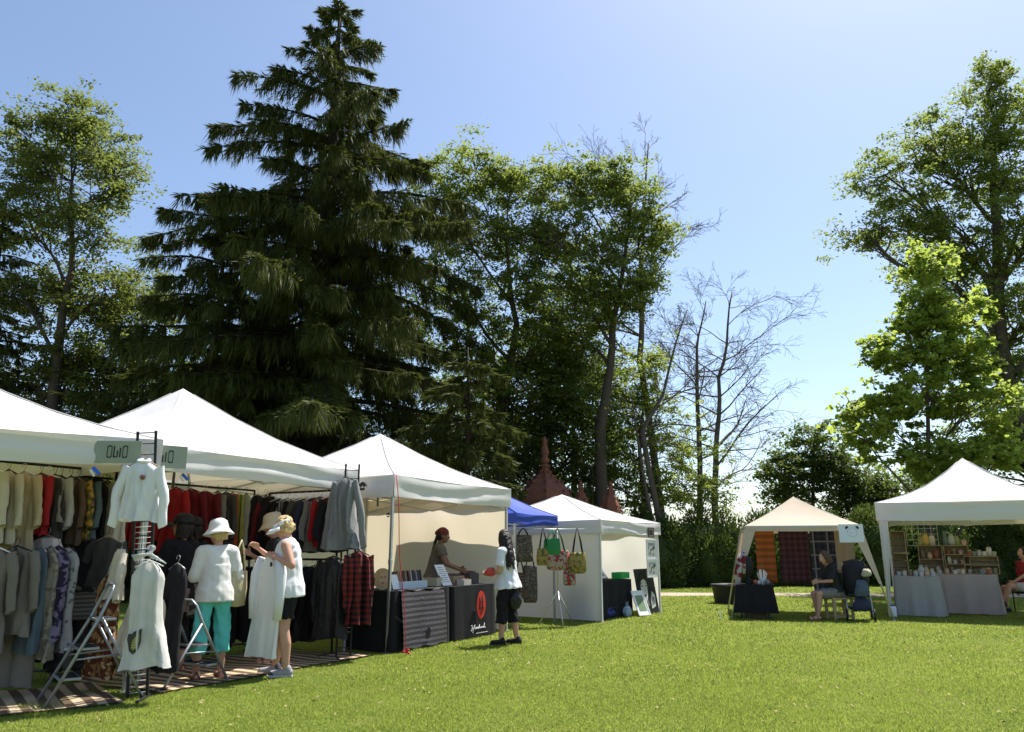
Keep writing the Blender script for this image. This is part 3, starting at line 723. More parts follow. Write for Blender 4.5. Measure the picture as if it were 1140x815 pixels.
# hedge of spreading evergreens
hx = [(4.9, 27.4, 1.5, 2.5), (7.0, 28.2, 1.7, 2.85), (9.3, 28.6, 1.6, 2.45), (11.4, 28.8, 1.6, 2.7), (13.6, 29, 1.7, 2.8), (15.8, 29, 1.7, 2.9), (18.0, 29, 1.7, 3.1), (20.4, 28.6, 1.8, 3.2), (22.8, 28.4, 1.8, 3.2)]
hl = ['feathery evergreen bush just right of the low white tent', 'tallest feathery bush of the hedge left of the tan gazebo, seen in full sun', 'dark bush of the hedge directly behind the left leg of the tan gazebo', 'dark hedge bush seen through the tan gazebo behind its blankets', 'dark hedge bush in the gap between the tan gazebo and the right white tent', 'dark hedge bush behind the wooden crates of the right tent', 'dark hedge bush behind the pink linen table of the right tent', 'dark hedge bush behind the gap between the linen tables', 'dark hedge bush at the far right edge behind the seated visitor']
for i, (x, y, r, h) in enumerate(hx):
    shrub('evergreen_bush', hl[i], (x, y), (r, 1.4, h), L_hedge, 26000, .14, .026, 60 + i, 'evergreen bushes forming the hedge', .35, 34)
# undergrowth closing the view behind the left row of tents
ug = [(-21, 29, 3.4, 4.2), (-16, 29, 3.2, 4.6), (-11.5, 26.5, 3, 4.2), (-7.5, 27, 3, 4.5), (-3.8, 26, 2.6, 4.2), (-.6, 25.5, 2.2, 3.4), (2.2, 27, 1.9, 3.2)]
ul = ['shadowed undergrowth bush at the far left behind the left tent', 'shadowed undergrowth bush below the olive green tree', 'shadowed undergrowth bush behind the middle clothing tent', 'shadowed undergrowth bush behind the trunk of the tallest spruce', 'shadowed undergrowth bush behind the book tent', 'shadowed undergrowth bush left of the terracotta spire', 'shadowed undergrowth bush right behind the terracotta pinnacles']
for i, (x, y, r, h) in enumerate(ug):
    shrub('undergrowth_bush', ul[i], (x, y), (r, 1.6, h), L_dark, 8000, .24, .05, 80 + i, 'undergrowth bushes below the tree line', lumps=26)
# terracotta spire
M_terra = mat('terracotta', (.20, .078, .048), .85, .5, 4, .5, 25)
def monument():
    p = at(607, 560, 24); t = thing('terracotta_monument', 'rust red terracotta spire with crocketed ribs and small pinnacles above the low white tent', 'monument', (p.x, 24, 0))
    def ogee(m, x, y, z0, r, h, n=8):
        prof = [(1.0, 0), (1.02, .03), (.94, .05), (.95, .30), (.82, .48), (.55, .64), (.30, .74), (.17, .82), (.14, .90), (.22, .93), (.13, .96), (.05, 1.0)]
        m.loft([(x, y, z0 + h * b, r * a, r * a) for a, b in prof], n, True); m.sm[-len(prof) * n:] = [False] * (len(prof) * n)
        for k in range(n):
            a = 2 * math.pi * k / n
            for (q, b) in prof[3:8]:
                m.ell((x + r * q * 1.05 * math.cos(a), y + r * q * 1.05 * math.sin(a), z0 + h * b), (.045 * r / .9 + .02,) * 3, 6)
    m = MB(); ogee(m, 0, 0, 2.2, .95, 1.75); m.build('spire', M_terra, t)
    f = MB(); f.lathe([(.13, 0), (.16, .1), (.09, .2), (.15, .35), (.10, .5), (.06, .62), (.10, .68), (.02, .85)], (0, 0, 3.93), 8); f.build('finial', M_terra, t)
    b = MB(); b.box((0, 0, 1.1), (1.9, 1.9, 2.2)); b.box((0, 0, 2.17), (2.1, 2.1, .1)); b.box((1.25, 0, .9), (.6, .6, 1.8)); b.box((2.1, 0, .9), (.6, .6, 1.8)); soften(b.build('base', M_terra, t), .02)
    for x in (1.1, 2.02):
        m = MB(); ogee(m, x, -.3, 1.8, .36, 1.55, 6); m.build('pinnacle', M_terra, t)
monument()
# ---------------------------------------------------------------- people
def skin_mesh(mb, name, m, parent, voxel=.01, it=4, wrinkle=0., wf=27., seed=0):
    o = mb.build(name, m, parent)
    r = o.modifiers.new("r", 'REMESH'); r.mode = 'VOXEL'; r.voxel_size = voxel; r.use_smooth_shade = True
    s = o.modifiers.new("s", 'SMOOTH'); s.iterations = it; s.factor = .5
    dg = bpy.context.evaluated_depsgraph_get()
    me = bpy.data.meshes.new_from_object(o.evaluated_get(dg))
    o.modifiers.clear(); old = o.data; o.data = me; me.name = name; bpy.data.meshes.remove(old)
    if not me.materials: me.materials.append(m)
    n = len(me.vertices)
    if wrinkle and n:
        co = np.zeros(n * 3, np.float32); me.vertices.foreach_get('co', co); co = co.reshape(-1, 3)
        no = np.zeros(n * 3, np.float32); me.vertices.foreach_get('normal', no); no = no.reshape(-1, 3)
        x, y, z = co[:, 0], co[:, 1], co[:, 2]; p = seed * 1.7
        w = np.sin(wf * (x * .9 + z * .55 + .3 * np.sin(9 * y + p)) + p) + .7 * np.sin(wf * 1.7 * (y - z * .35 + .2 * np.sin(7 * x)) + 2 * p) + .5 * np.sin(wf * 2.6 * (z * .8 + x * .6) + 3 * p)
        co = co + no * (w * wrinkle * .45)[:, None]
        me.vertices.foreach_set('co', co.ravel().astype(np.float32)); me.update()
    me.polygons.foreach_set('use_smooth', [True] * len(me.polygons))
    return o
def cap_(mb, a, b, ra, rb, n=12):
    a, b = Vector(a), Vector(b)
    k = 5; pts = [a.lerp(b, i / k) for i in range(k + 1)]
    mb.tube(pts, [ra + (rb - ra) * i / k for i in range(k + 1)], n); mb.ell(a, (ra,) * 3, n); mb.ell(b, (rb,) * 3, n)
def hand(mb, w, d, nrm, side=1, curl=.7, s=1.):
    """w wrist, d finger direction, nrm palm normal; the thumb leaves the side of the palm"""
    w, d = Vector(w), Vector(d).normalized(); nrm = Vector(nrm); nrm = (nrm - d * nrm.dot(d)).normalized(); x = d.cross(nrm) * side
    for i, (off, ln) in enumerate(((-.027, .062), (-.009, .072), (.009, .068), (.027, .054))):
        a = w + x * off * .6 * s + d * .01; k = w + d * .085 * s + x * off * s
        cap_(mb, a, k, .013 * s, .0115 * s, 8)
        d1 = (d + nrm * curl * .6).normalized(); d2 = (d * (1 - curl) + nrm * (curl * 1.2 + .1)).normalized()
        m = k + d1 * ln * .55 * s; cap_(mb, k, m, .0098 * s, .009 * s, 8); cap_(mb, m, m + d2 * ln * .5 * s, .009 * s, .0078 * s, 8)
    t0 = w + d * .03 * s - x * .026 * s; t1 = t0 + (d * .6 - x * .7 + nrm * .3).normalized() * .04 * s
    cap_(mb, t0, t1, .013 * s, .0105 * s, 8); cap_(mb, t1, t1 + (d + nrm * .4 * curl).normalized() * .032 * s, .0105 * s, .009 * s, 8)
M_eyew = mat('eye_white', (.75, .73, .70), .3, .02)
M_iris = mat('dark_iris', (.03, .018, .01), .2, .1)
M_lips = mat('lips', (.34, .12, .10), .5, .1)
def person(label, loc, rz, H=1.62, skin=None, pose=None, build=1., hair=None, face=True, group=None):
    """body of one continuous mesh facing local +Y; returns (root, joints)"""
    skin = skin or M_skin; p = dict(lean=0, yaw=0, pitch=0, sit=False); p.update(pose or {})
    s = H / 1.65; t = thing('person', label, 'person', loc, rz, group)
    J = {}; V = lambda x, y, z: Vector((x * s, y * s, z * s))
    pz = .90 if not p['sit'] else .52
    pel = V(0, 0, pz); rot = Matrix.Rotation(-R(p['lean']), 3, 'X'); up = lambda x, y, z: pel + rot @ V(x, y, z)
    J['pelvis'] = pel; J['waist'] = up(0, 0, .16); J['chest'] = up(0, .005, .34); J['neck'] = up(0, -.01, .50)
    J['Ls'], J['Rs'] = up(-.165 * build, 0, .445), up(.165 * build, 0, .445)
    J['Lh'], J['Rh'] = pel + V(-.088, 0, -.03), pel + V(.088, 0, -.03)
    hr = Matrix.Rotation(R(p['yaw']), 3, 'Z') @ Matrix.Rotation(R(p['pitch']), 3, 'X'); J['hr'] = hr
    hc = J['neck'] + rot @ V(0, .02, .06) + hr @ V(0, .012, .095); J['head'] = hc
    dz = pz - .90
    D = dict(Lk=V(-.095, .02, .47), Rk=V(.095, .02, .47), La=V(-.10, -.02, .085), Ra=V(.10, -.02, .085),
             Le=J['Ls'] + V(-.055, -.02, -.27), Re=J['Rs'] + V(.055, -.02, -.27)); D['Lw'] = D['Le'] + V(-.005, .07, -.235); D['Rw'] = D['Re'] + V(.005, .07, -.235)
    for k in D: J[k] = Vector(p[k]) * s if k in p else D[k]
    b = MB(); q = build
    b.ell(pel, (.168 * s * q, .125 * s * q, .13 * s), M=rot); b.ell(J['waist'], (.138 * s * q, .108 * s * q, .17 * s), M=rot); b.ell(J['chest'], (.152 * s * q, .118 * s * q, .19 * s), M=rot)
    b.ell(up(-.055, .075, .29), (.062 * s * q,) * 3); b.ell(up(.055, .075, .29), (.062 * s * q,) * 3)
    cap_(b, up(-.11, -.01, .45), up(.11, -.01, .45), .062 * s, .062 * s); cap_(b, up(0, -.005, .44), hc - hr @ V(0, .015, .06), .054 * s, .047 * s)
    for L in 'LR':
        cap_(b, J[L + 's'], J[L + 'e'], .050 * s * q, .038 * s * q); cap_(b, J[L + 'e'], J[L + 'w'], .037 * s * q, .024 * s)
        fd = p.get(L + 'hd') or (J[L + 'w'] - J[L + 'e']); pn = p.get(L + 'pn') or ((1, 0, 0) if L == 'L' else (-1, 0, 0))
        hand(b, J[L + 'w'], fd, pn, 1 if L == 'L' else -1, p.get('curl', .6), s)
        cap_(b, J[L + 'h'], J[L + 'k'], .088 * s * q, .055 * s * q); 
        k, a = J[L + 'k'], J[L + 'a']
        cap_(b, k, k.lerp(a, .35) + V(0, -.012, 0), .054 * s * q, .055 * s * q); cap_(b, k.lerp(a, .35) + V(0, -.012, 0), a, .055 * s * q, .035 * s)
        fy = Vector(p.get(L + 'foot', (0, 1, -.12))).normalized()
        cap_(b, a + V(0, -.03, -.045), a + fy * .15 * s + V(0, 0, -.045), .036 * s, .030 * s)
    # head: skull, jaw, nose, ears
    h = lambda x, y, z: hc + hr @ V(x, y, z)
    b.ell(h(0, -.012, .028), (.074 * s, .092 * s, .092 * s), 16, hr); b.ell(h(0, .02, -.03), (.062 * s, .070 * s, .085 * s), 16, hr); b.ell(h(0, .05, -.085), (.034 * s, .03 * s, .026 * s), 10, hr)
    cap_(b, h(0, .086, .015), h(0, .102, -.022), .010 * s, .014 * s, 8); cap_(b, h(-.03, .078, .035), h(.03, .078, .035), .012 * s, .012 * s, 8)
    for sx in (-1, 1): b.ell(h(sx * .074, -.008, -.005), (.012 * s, .022 * s, .032 * s), 8, hr)
    body = skin_mesh(b, 'body', skin, t, .0085, 3)
    if face:
        for sx in (-1, 1):
            e = MB(); e.ell(h(sx * .029, .076, .012), (.0125 * s,) * 3, 10); eo = e.build('eye', M_eyew, t)
            i_ = MB(); i_.ell(h(sx * .029, .085, .012), (.0062 * s, .0045 * s, .0062 * s), 8, hr); i_.build('iris', M_iris, eo)
        m = MB(); m.ell(h(0, .088, -.053), (.022 * s, .008 * s, .008 * s), 10, hr); m.build('mouth', M_lips, t)
    J['s'] = s; J['rot'] = rot; J['up'] = up; J['V'] = V; J['h'] = h; J['q'] = build; J['pz'] = pz
    return t, J
def shirt(t, J, m, sleeve=.55, hem=-.06, flare=1.12, name='shirt', g=.016, wr=.007, seed=1, collar=False):
    s, q, up, rot = J['s'], J['q'], J['up'], J['rot']; b = MB()
    ee = lambda c, r: b.ell(c, tuple(k * s * q + g for k in r), 14, rot)
    ee(J['chest'], (.152, .118, .17)); ee(J['waist'], (.143, .112, .17)); ee(up(-.055, .075, .29), (.062, .062, .062)); ee(up(.055, .075, .29), (.062, .062, .062))
    cap_(b, up(-.12, -.01, .445), up(.12, -.01, .445), .062 * s + g, .062 * s + g)
    vs = []; n = 20; zs = [.30, .12, .02, hem]
    rr = [(.148, .118), (.152, .128), (.184, .150), (.188 * flare, .152 * flare)]
    for z, (rx, ry) in zip(zs, rr):
        for j in range(n):
            a = 2 * math.pi * j / n; vs.append(up((rx * q + g / s) * math.cos(a), (ry * q + g / s) * math.sin(a), z))
    fs = [(i * n + j, (i + 1) * n + j, (i + 1) * n + (j + 1) % n, i * n + (j + 1) % n) for i in range(3) for j in range(n)] + [tuple(range(n)), tuple(range(4 * n - 1, 3 * n - 1, -1))]
    b.add(vs, fs)
    if sleeve:
        for L in 'LR':
            S_, e, w = J[L + 's'], J[L + 'e'], J[L + 'w']
            if sleeve <= 1: 
                pts = [S_, S_.lerp(e, sleeve)]
            else: pts = [S_, e, e.lerp(w, sleeve - 1)]
            for a, c in zip(pts, pts[1:]): cap_(b, a, c, .054 * s * q + g, .046 * s * q + g * 1.3) if c is not pts[-1] else b.tube([a, a.lerp(c, .5), c], [.053 * s * q + g, .05 * s * q + g, .046 * s * q + g * 1.6], 12)
            b.ell(S_, (.054 * s * q + g,) * 3)
    return skin_mesh(b, name, m, t, .0105, 3, wr, seed=seed)
def legwear(t, J, m, to=.75, g=.018, name='trousers', wr=.013, flare=1.0, seed=2, waist=.13):
    """to: 0 hip .. 1 knee .. 2 ankle"""
    s, q = J['s'], J['q']; b = MB()
    b.ell(J['pelvis'], (.172 * s * q + .006, .13 * s * q + .006, .135 * s), 14); b.ell(J['pelvis'] + J['rot'] @ J['V'](0, 0, waist * .6), (.146 * s * q + .005, .112 * s * q + .005, .09 * s), 14)
    for L in 'LR':
        h, k, a = J[L + 'h'], J[L + 'k'], J[L + 'a']
        pts = [h, h.lerp(k, .5), k] if to >= 1 else [h, h.lerp(k, to * .5), h.lerp(k, to)]
        rs = [.090, .080, .062 * flare]
        if to > 1: pts += [k.lerp(a, (to - 1) * .5), k.lerp(a, to - 1)]; rs += [.064 * flare, .062 * flare]
        b.tube(pts, [r * s * q + (g if k_ else .006) for k_, r in enumerate(rs)], 14); b.ell(h, (.09 * s * q + .004,) * 3)
    return skin_mesh(b, name, m, t, .0105, 3, wr, seed=seed)
def skirt(t, J, m, z0=.12, z1=-.35, flare=1.25, name='skirt', fold=.10, k=7, g=.014):
    s, q, pel = J['s'], J['q'], J['pelvis']; b = MB(); rings = []
    for i in range(9):
        f = i / 8; z = z0 + (z1 - z0) * f; w = .15 + .045 * min(1, f * 2.5); w *= 1 + (flare - 1) * f
        rings.append((pel.x, pel.y, pel.z + z * s, (w * q) * s + g, (w * .80 * q) * s + g))
    b.loft(rings, 40, True, fold, k)
    return b.build(name, m, t)
def shoe(t, J, L, m, foot=None, sole=None, name='shoe', low=False):
    s = J['s']; a = J[L + 'a']; f = Vector(foot or (0, 1, 0)).normalized(); x = Vector((f.y, -f.x, 0)); b = MB()
    O = a + Vector((0, 0, -.05 * s)); zz = -.03 * s
    out = [(-.075, .034), (.0, .036), (.09, .046), (.15, .042), (.185, .02)]
    poly = [(u, -v) for u, v in out] + [(u, v) for u, v in out[::-1]]
    b.prism([(u * s, v * s) for u, v in poly], O + Vector((0, 0, -.034 * s)), f, Vector((-f.y, f.x, 0)), .02 * s)
    so = b.build(name, sole or m, t); c = MB()
    if low:
        for u in (-.05, .02, .11): c.tube([O + f * u * s + x * .046 * s + Vector((0, 0, -.015)), O + f * u * s + Vector((0, 0, (.055 if u < .1 else .03) * s)), O + f * u * s - x * .046 * s + Vector((0, 0, -.015))], .009 * s, 6)
        c.build('strap', m, so)
    else:
        cap_(c, O + f * -.04 * s + Vector((0, 0, .01)), O + f * .14 * s + Vector((0, 0, -.002)), .043 * s, .036 * s); cap_(c, O + f * -.035 * s, a + f * -.02 * s + Vector((0, 0, .0)), .042 * s, .040 * s)
        skin_mesh(c, 'upper', m, so, .009, 2)
    return so
def hat(t, J, m, kind='bucket', name='hat', tilt=0, band=None):
    h, hr, s = J['h'], J['hr'], J['s']; b = MB(); n = 28; vs = []
    if kind == 'bucket': prof = [(.0, .145), (.05, .14), (.082, .115), (.094, .06), (.098, .035), (.125, -.005), (.152, -.035), (.150, -.04), (.12, -.01), (.094, .03)]
    elif kind == 'cap': prof = [(.0, .135), (.05, .128), (.08, .10), (.094, .05), (.096, .02), (.09, .02)]
    elif kind == 'wide': prof = [(.0, .15), (.06, .145), (.088, .12), (.096, .06), (.10, .035), (.15, .02), (.20, .0), (.20, -.005), (.15, .012), (.094, .03)]
    else: prof = []
    for r, z in prof:
        for j in range(n):
            a = 2 * math.pi * j / n; w = .006 * math.sin(3 * a + 1) * (r / .15); r_ = r * 1.09
            vs.append(h(r_ * math.cos(a), r_ * 1.12 * math.sin(a) - .016, z + .022 + w))
    if prof: b.add(vs, [(i * n + j, (i + 1) * n + j, (i + 1) * n + (j + 1) % n, i * n + (j + 1) % n) for i in range(len(prof) - 1) for j in range(n)], True)
    if kind in ('cap', 'visor'):
        vv = []; k = 14
        for i in range(k + 1):
            a = math.pi * (.08 + .84 * i / k)
            for (r, z) in ((.088, .045), (.135, .035), (.185 if .2 < i / k < .8 else .16, .008)):
                vv.append(h(r * .98 * math.cos(a), r * 1.05 * math.sin(a), z - .018 * abs(math.cos(a)) ** 2 * (r / .1)))
        b.add(vv, [(i * 3 + j, i * 3 + 3 + j, i * 3 + 4 + j, i * 3 + 1 + j) for i in range(k) for j in range(2)], True)
    if kind == 'visor':
        vs = []
        for z in (.03, .07):
            for j in range(n):
                a = 2 * math.pi * j / n; vs.append(h(.094 * math.cos(a), .105 * math.sin(a) - .012, z))
        b.add(vs, [(j, (j + 1) % n, n + (j + 1) % n, n + j) for j in range(n)], True)
    o = b.build(name, m, t); so = o.modifiers.new('solid', 'SOLIDIFY'); so.thickness = .004
    return o
def hair(t, J, m, kind='short', seed=0):
    h, hr, s = J['h'], J['hr'], J['s']; b = MB(); rng = random.Random(seed)
    b.ell(h(0, -.028, .04), (.084 * s, .092 * s, .092 * s), 16, hr)
    b.ell(h(0, -.045, -.01), (.08 * s, .07 * s, .085 * s), 14, hr)
    if kind == 'short':
        for k in range(26):
            a = rng.uniform(2.6, 6.8); z = rng.uniform(-.07, .10); r = .085 * math.sqrt(max(.05, 1 - (z / .13) ** 2))
            b.ell(h(r * math.cos(a), r * 1.08 * math.sin(a) - .02, z), (.024 * s, .024 * s, .028 * s), 8)
    elif kind == 'long':
        for k in range(30):
            a = rng.uniform(3.0, 6.4); x, y = .078 * math.cos(a), .088 * math.sin(a) - .02; L = rng.uniform(.30, .42)
            b.tube([h(x * .7, y * .7 - .01, .09), h(x * 1.1, y * 1.1, .0), h(x * 1.15, y * 1.2 - .005, -.12), h(x * 1.05, y * 1.25 - .02, -.12 - L * .5), h(x * .9, y * 1.2 - .02, -.12 - L)], [.016, .02, .018, .015, .006], 6)
    elif kind == 'braid':
        for k in range(3):
            x = -.03 + .03 * k
            b.tube([h(x, -.09, .0), h(x * 1.3, -.115, -.12), h(x * 1.4, -.12, -.26), h(x * 1.4, -.115, -.42)], [.028, .024, .02, .012], 8)
    elif kind == 'bob':
        for k in range(26):
            a = rng.uniform(2.7, 6.7); x, y = .08 * math.cos(a), .09 * math.sin(a) - .02
            b.tube([h(x * .6, y * .6, .10), h(x * 1.1, y * 1.1, .0), h(x * 1.15, y * 1.15, -.13)], [.02, .022, .012], 6)
    return skin_mesh(b, 'hair', m, t, .009, 2, .005, 60)
M_linen = mat('white_linen_shirt', (.76, .74, .70), .9, .08, 4, .25, 220)
M_whitecotton = mat('white_cotton', (.80, .80, .82), .9, .04, 4, .2, 260, transl=.1)
M_turq = mat('turquoise_cotton', (.13, .58, .54), .9, .1, 5, .2, 240)
M_hatwhite = mat('white_hat_cloth', (.84, .83, .82), .9, .04)
M_straw = mat('straw', (.58, .48, .31), .85, .2, 30, .4, 160)
M_blond = mat('blond_hair', (.56, .40, .19), .5, .3, 40, .5, 120)
M_darkhair = mat('dark_brown_hair', (.022, .013, .009), .42, .3, 40, .5, 120)
M_redhair = mat('auburn_headwrap', (.16, .035, .03), .8, .3, 20, .3, 90)
M_taupe = mat('taupe_knit', (.14, .115, .09), .9, .12, 6, .3, 200)
M_blush = mat('blush_skirt_cloth', (.40, .27, .235), .9, .15, 6, .3, 120)
M_sandal = mat('brown_leather', (.20, .07, .035), .55, .2)
M_sneaker = mat('grey_mesh_sneaker', (.30, .29, .31), .8, .4, 60, pattern='patch', col2=(.07, .06, .08))
M_sole = mat('pale_rubber', (.55, .54, .52), .8, .1)
M_knit = mat('grey_patterned_knit', (.16, .15, .13), .95, .1, 6, .3, 120, pattern='stripe_z', col2=(.07, .065, .06), pscale=24)
def fz(fx, fy): return math.atan2(-fx, fy)
# woman in turquoise capris seen from behind
t, J = person('woman from behind in white bucket hat, white linen shirt and turquoise capri trousers', (-3.12, 8.26, 0), fz(-.55, .84), 1.55, M_skin, dict(yaw=22, pitch=-8, lean=4, Le=(-.22, .06, 1.08), Lw=(-.14, .27, 1.10), Re=(.235, .02, 1.06), Rw=(.18, .22, 1.0), La=(-.135, -.03, .085), Ra=(.135, .02, .085), Lk=(-.12, .0, .47), Rk=(.12, .03, .47)), 1.0)
shirt(t, J, M_linen, 1.25, -.10, 1.03, seed=3, g=.018, wr=.005); legwear(t, J, M_turq, 1.52, .006, 'capri_trousers', flare=1.28); hair(t, J, M_blond, 'short', 3); hat(t, J, M_hatwhite)
for L in 'LR': shoe(t, J, L, M_sandal, low=True, name='sandal')
# woman in black with blush skirt
t, J = person('woman in black cap, black top and blush skirt standing left of the turquoise trousers', (-3.66, 8.62, 0), fz(-.8, .5), 1.63, M_skin, dict(yaw=25, pitch=5, lean=3, Le=(-.21, .05, 1.10), Lw=(-.13, .26, 1.17), Re=(.21, -.02, 1.08), Rw=(.19, .17, .97)))
shirt(t, J, M_blackcloth, 1.9, -.02, 1.05, seed=4); skirt(t, J, M_blush, .10, -.26, 1.1); legwear(t, J, M_blackcloth, 1.6, .01, 'leggings'); hair(t, J, M_darkhair, 'bob', 4); hat(t, J, M_black, 'cap', 'cap')
for L in 'LR': shoe(t, J, L, M_sandal, low=True, name='sandal')
t, J = person('shadowed shopper in black tank top and dark cap, half hidden behind the white bucket hat', (-3.78, 9.25, 0), fz(-.75, .6), 1.62, M_skin, dict(yaw=-10, lean=5))
shirt(t, J, M_blackcloth, 0, -.05, seed=5); legwear(t, J, M_black, 1.95, .015); hair(t, J, M_darkhair, 'bob', 5); hat(t, J, M_black, 'cap', 'cap')
for L in 'LR': shoe(t, J, L, M_black)
# blond woman in a visor holding a white tunic
t, J = person('blond woman in white visor, white sleeveless top and black shorts holding up a white tunic', (-2.42, 8.48, 0), fz(-.97, -.12), 1.63, M_skin, dict(yaw=8, pitch=-26, lean=3, Le=(-.285, -.07, 1.14), Lw=(-.17, .14, 1.23), Re=(.20, .20, 1.18), Rw=(.12, .36, 1.31), La=(-.11, -.05, .085), Ra=(.10, .10, .085), Lk=(-.10, .0, .47), Rk=(.095, .06, .47), curl=.9, Lpn=(.6, -.2, -.7), Rpn=(-.6, -.2, -.7)), 1.1)
shirt(t, J, M_whitecotton, 0, -.10, 1.02, 'sleeveless_top', seed=6, wr=.005); legwear(t, J, M_blackcloth, .72, .024, 'shorts'); hair(t, J, M_blond, 'short', 6); hat(t, J, M_hatwhite, 'visor', 'visor')
for L in 'LR': shoe(t, J, L, M_sneaker, sole=M_sole, name='sneaker')
t, J = person('shopper in cream sun hat, mostly hidden behind the blond woman in the visor', (-2.80, 9.3, 0), fz(-.8, -.3), 1.66, M_skin, dict(pitch=-14, lean=4, Re=(.2, .08, 1.10), Rw=(.12, .3, 1.22)))
shirt(t, J, M_black, 1.6, -.05, seed=7); legwear(t, J, M_black, 1.5, .018); hair(t, J, M_blond, 'short', 7); hat(t, J, M_straw, 'bucket', 'sun_hat')
for L in 'LR': shoe(t, J, L, M_sandal, low=True, name='sandal')
# person reaching up to the rail in the left tent
t, J = person('person in black top and grey knit skirt reaching up inside the left tent', (-4.52, 8.15, 0), fz(-.55, .84), 1.64, M_skin2, dict(yaw=10, lean=-2, Le=(-.36, .08, 1.36), Lw=(-.50, .22, 1.50), Re=(.22, .05, 1.12), Rw=(.17, .24, 1.08)), 1.05)
shirt(t, J, M_blackcloth, .9, -.03, seed=8); skirt(t, J, M_knit, .10, -.30, 1.3, fold=.05); legwear(t, J, M_black, 1.95, .01, 'leggings'); hair(t, J, M_darkhair, 'bob', 8)
for L in 'LR': shoe(t, J, L, M_black)
# book seller and her customer
t, J = person('book seller in taupe top and dark red headwrap with long braids, reaching over the table', (-1.22, 12.3, 0), fz(1, -.02), 1.6, M_skin2, dict(yaw=0, pitch=-10, lean=10, Le=(-.20, .20, 1.08), Lw=(-.10, .40, 1.02), Re=(.21, .20, 1.10), Rw=(.14, .44, 1.00)))
shirt(t, J, M_taupe, .5, -.04, seed=9); legwear(t, J, M_black, 1.95, .015); hair(t, J, M_darkhair, 'braid', 9)
w = MB(); w.ell(J['h'](0, -.02, .05), (.092 * J['s'], .10 * J['s'], .085 * J['s']), 16, J['hr']); w.ell(J['h'](0, -.10, .03), (.05, .05, .05), 10); skin_mesh(w, 'headwrap', M_redhair, t, .01, 2, .006, 40)
for L in 'LR': shoe(t, J, L, M_black)
t, J = person('customer with long dark hair, white tee and black capris at the book table', (-.06, 11.1, 0), fz(-.93, .36), 1.54, M_skin, dict(yaw=-38, pitch=-16, lean=4, Le=(-.235, .05, 1.06), Lw=(-.13, .27, 1.02), Re=(.21, .05, 1.06), Rw=(.12, .28, 1.04), La=(-.12, .06, .085), Ra=(.12, -.10, .085), Lk=(-.11, .05, .47), Rk=(.11, -.02, .47), curl=.9, Lpn=(.8, 0, .5), Rpn=(-.8, 0, .5)), 1.06)
shirt(t, J, M_whitecotton, .75, -.10, 1.2, 'tee', seed=10); legwear(t, J, M_blackcloth, 1.42, .022, 'capri_trousers'); hair(t, J, M_darkhair, 'long', 10)
for L in 'LR': shoe(t, J, L, M_black)
# seated people
p = at(934, 684, 14.9)
t, J = person('dark haired person in black seated on a wooden stool under the tan gazebo', (p.x, 14.9, 0), fz(-.96, -.1), 1.62, M_skin, dict(sit=True, pitch=-22, lean=14, Lk=(-.11, .42, .48), Rk=(.11, .42, .47), La=(-.10, .47, .085), Ra=(.12, .36, .085), Le=(-.2, .2, .72), Lw=(-.08, .38, .70), Re=(.2, .2, .72), Rw=(.08, .38, .68)))
shirt(t, J, M_black, .9, 0, seed=11); legwear(t, J, mat('grey_shorts_cloth', (.20, .19, .18), .9, .15), .85, .02, 'shorts'); hair(t, J, mat('brown_hair', (.09, .05, .028), .5, .3, 40, .4, 120), 'bob', 11)
for L in 'LR': shoe(t, J, L, M_sandal, low=True, name='sandal')
p = at(1146, 672, 16.4)
t, J = person('seated visitor in red top with bare crossed leg and dark shoe at the right edge', (p.x, 16.4, 0), fz(-1, -.05), 1.68, M_skin, dict(sit=True, lean=-4, Lk=(-.10, .44, .53), La=(-.08, .62, .22), Rk=(.11, .42, .49), Ra=(.11, .40, .085), Le=(-.2, .12, .76), Lw=(-.1, .32, .62), Lfoot=(0, 1, .1)))
shirt(t, J, mat('red_top_cloth', (.30, .025, .03), .9, .15), .6, -.02, seed=12); legwear(t, J, mat('pale_shorts_cloth', (.45, .40, .36), .9, .1), .72, .02, 'shorts'); hair(t, J, M_darkhair, 'short', 12)
for L in 'LR': shoe(t, J, L, M_black)
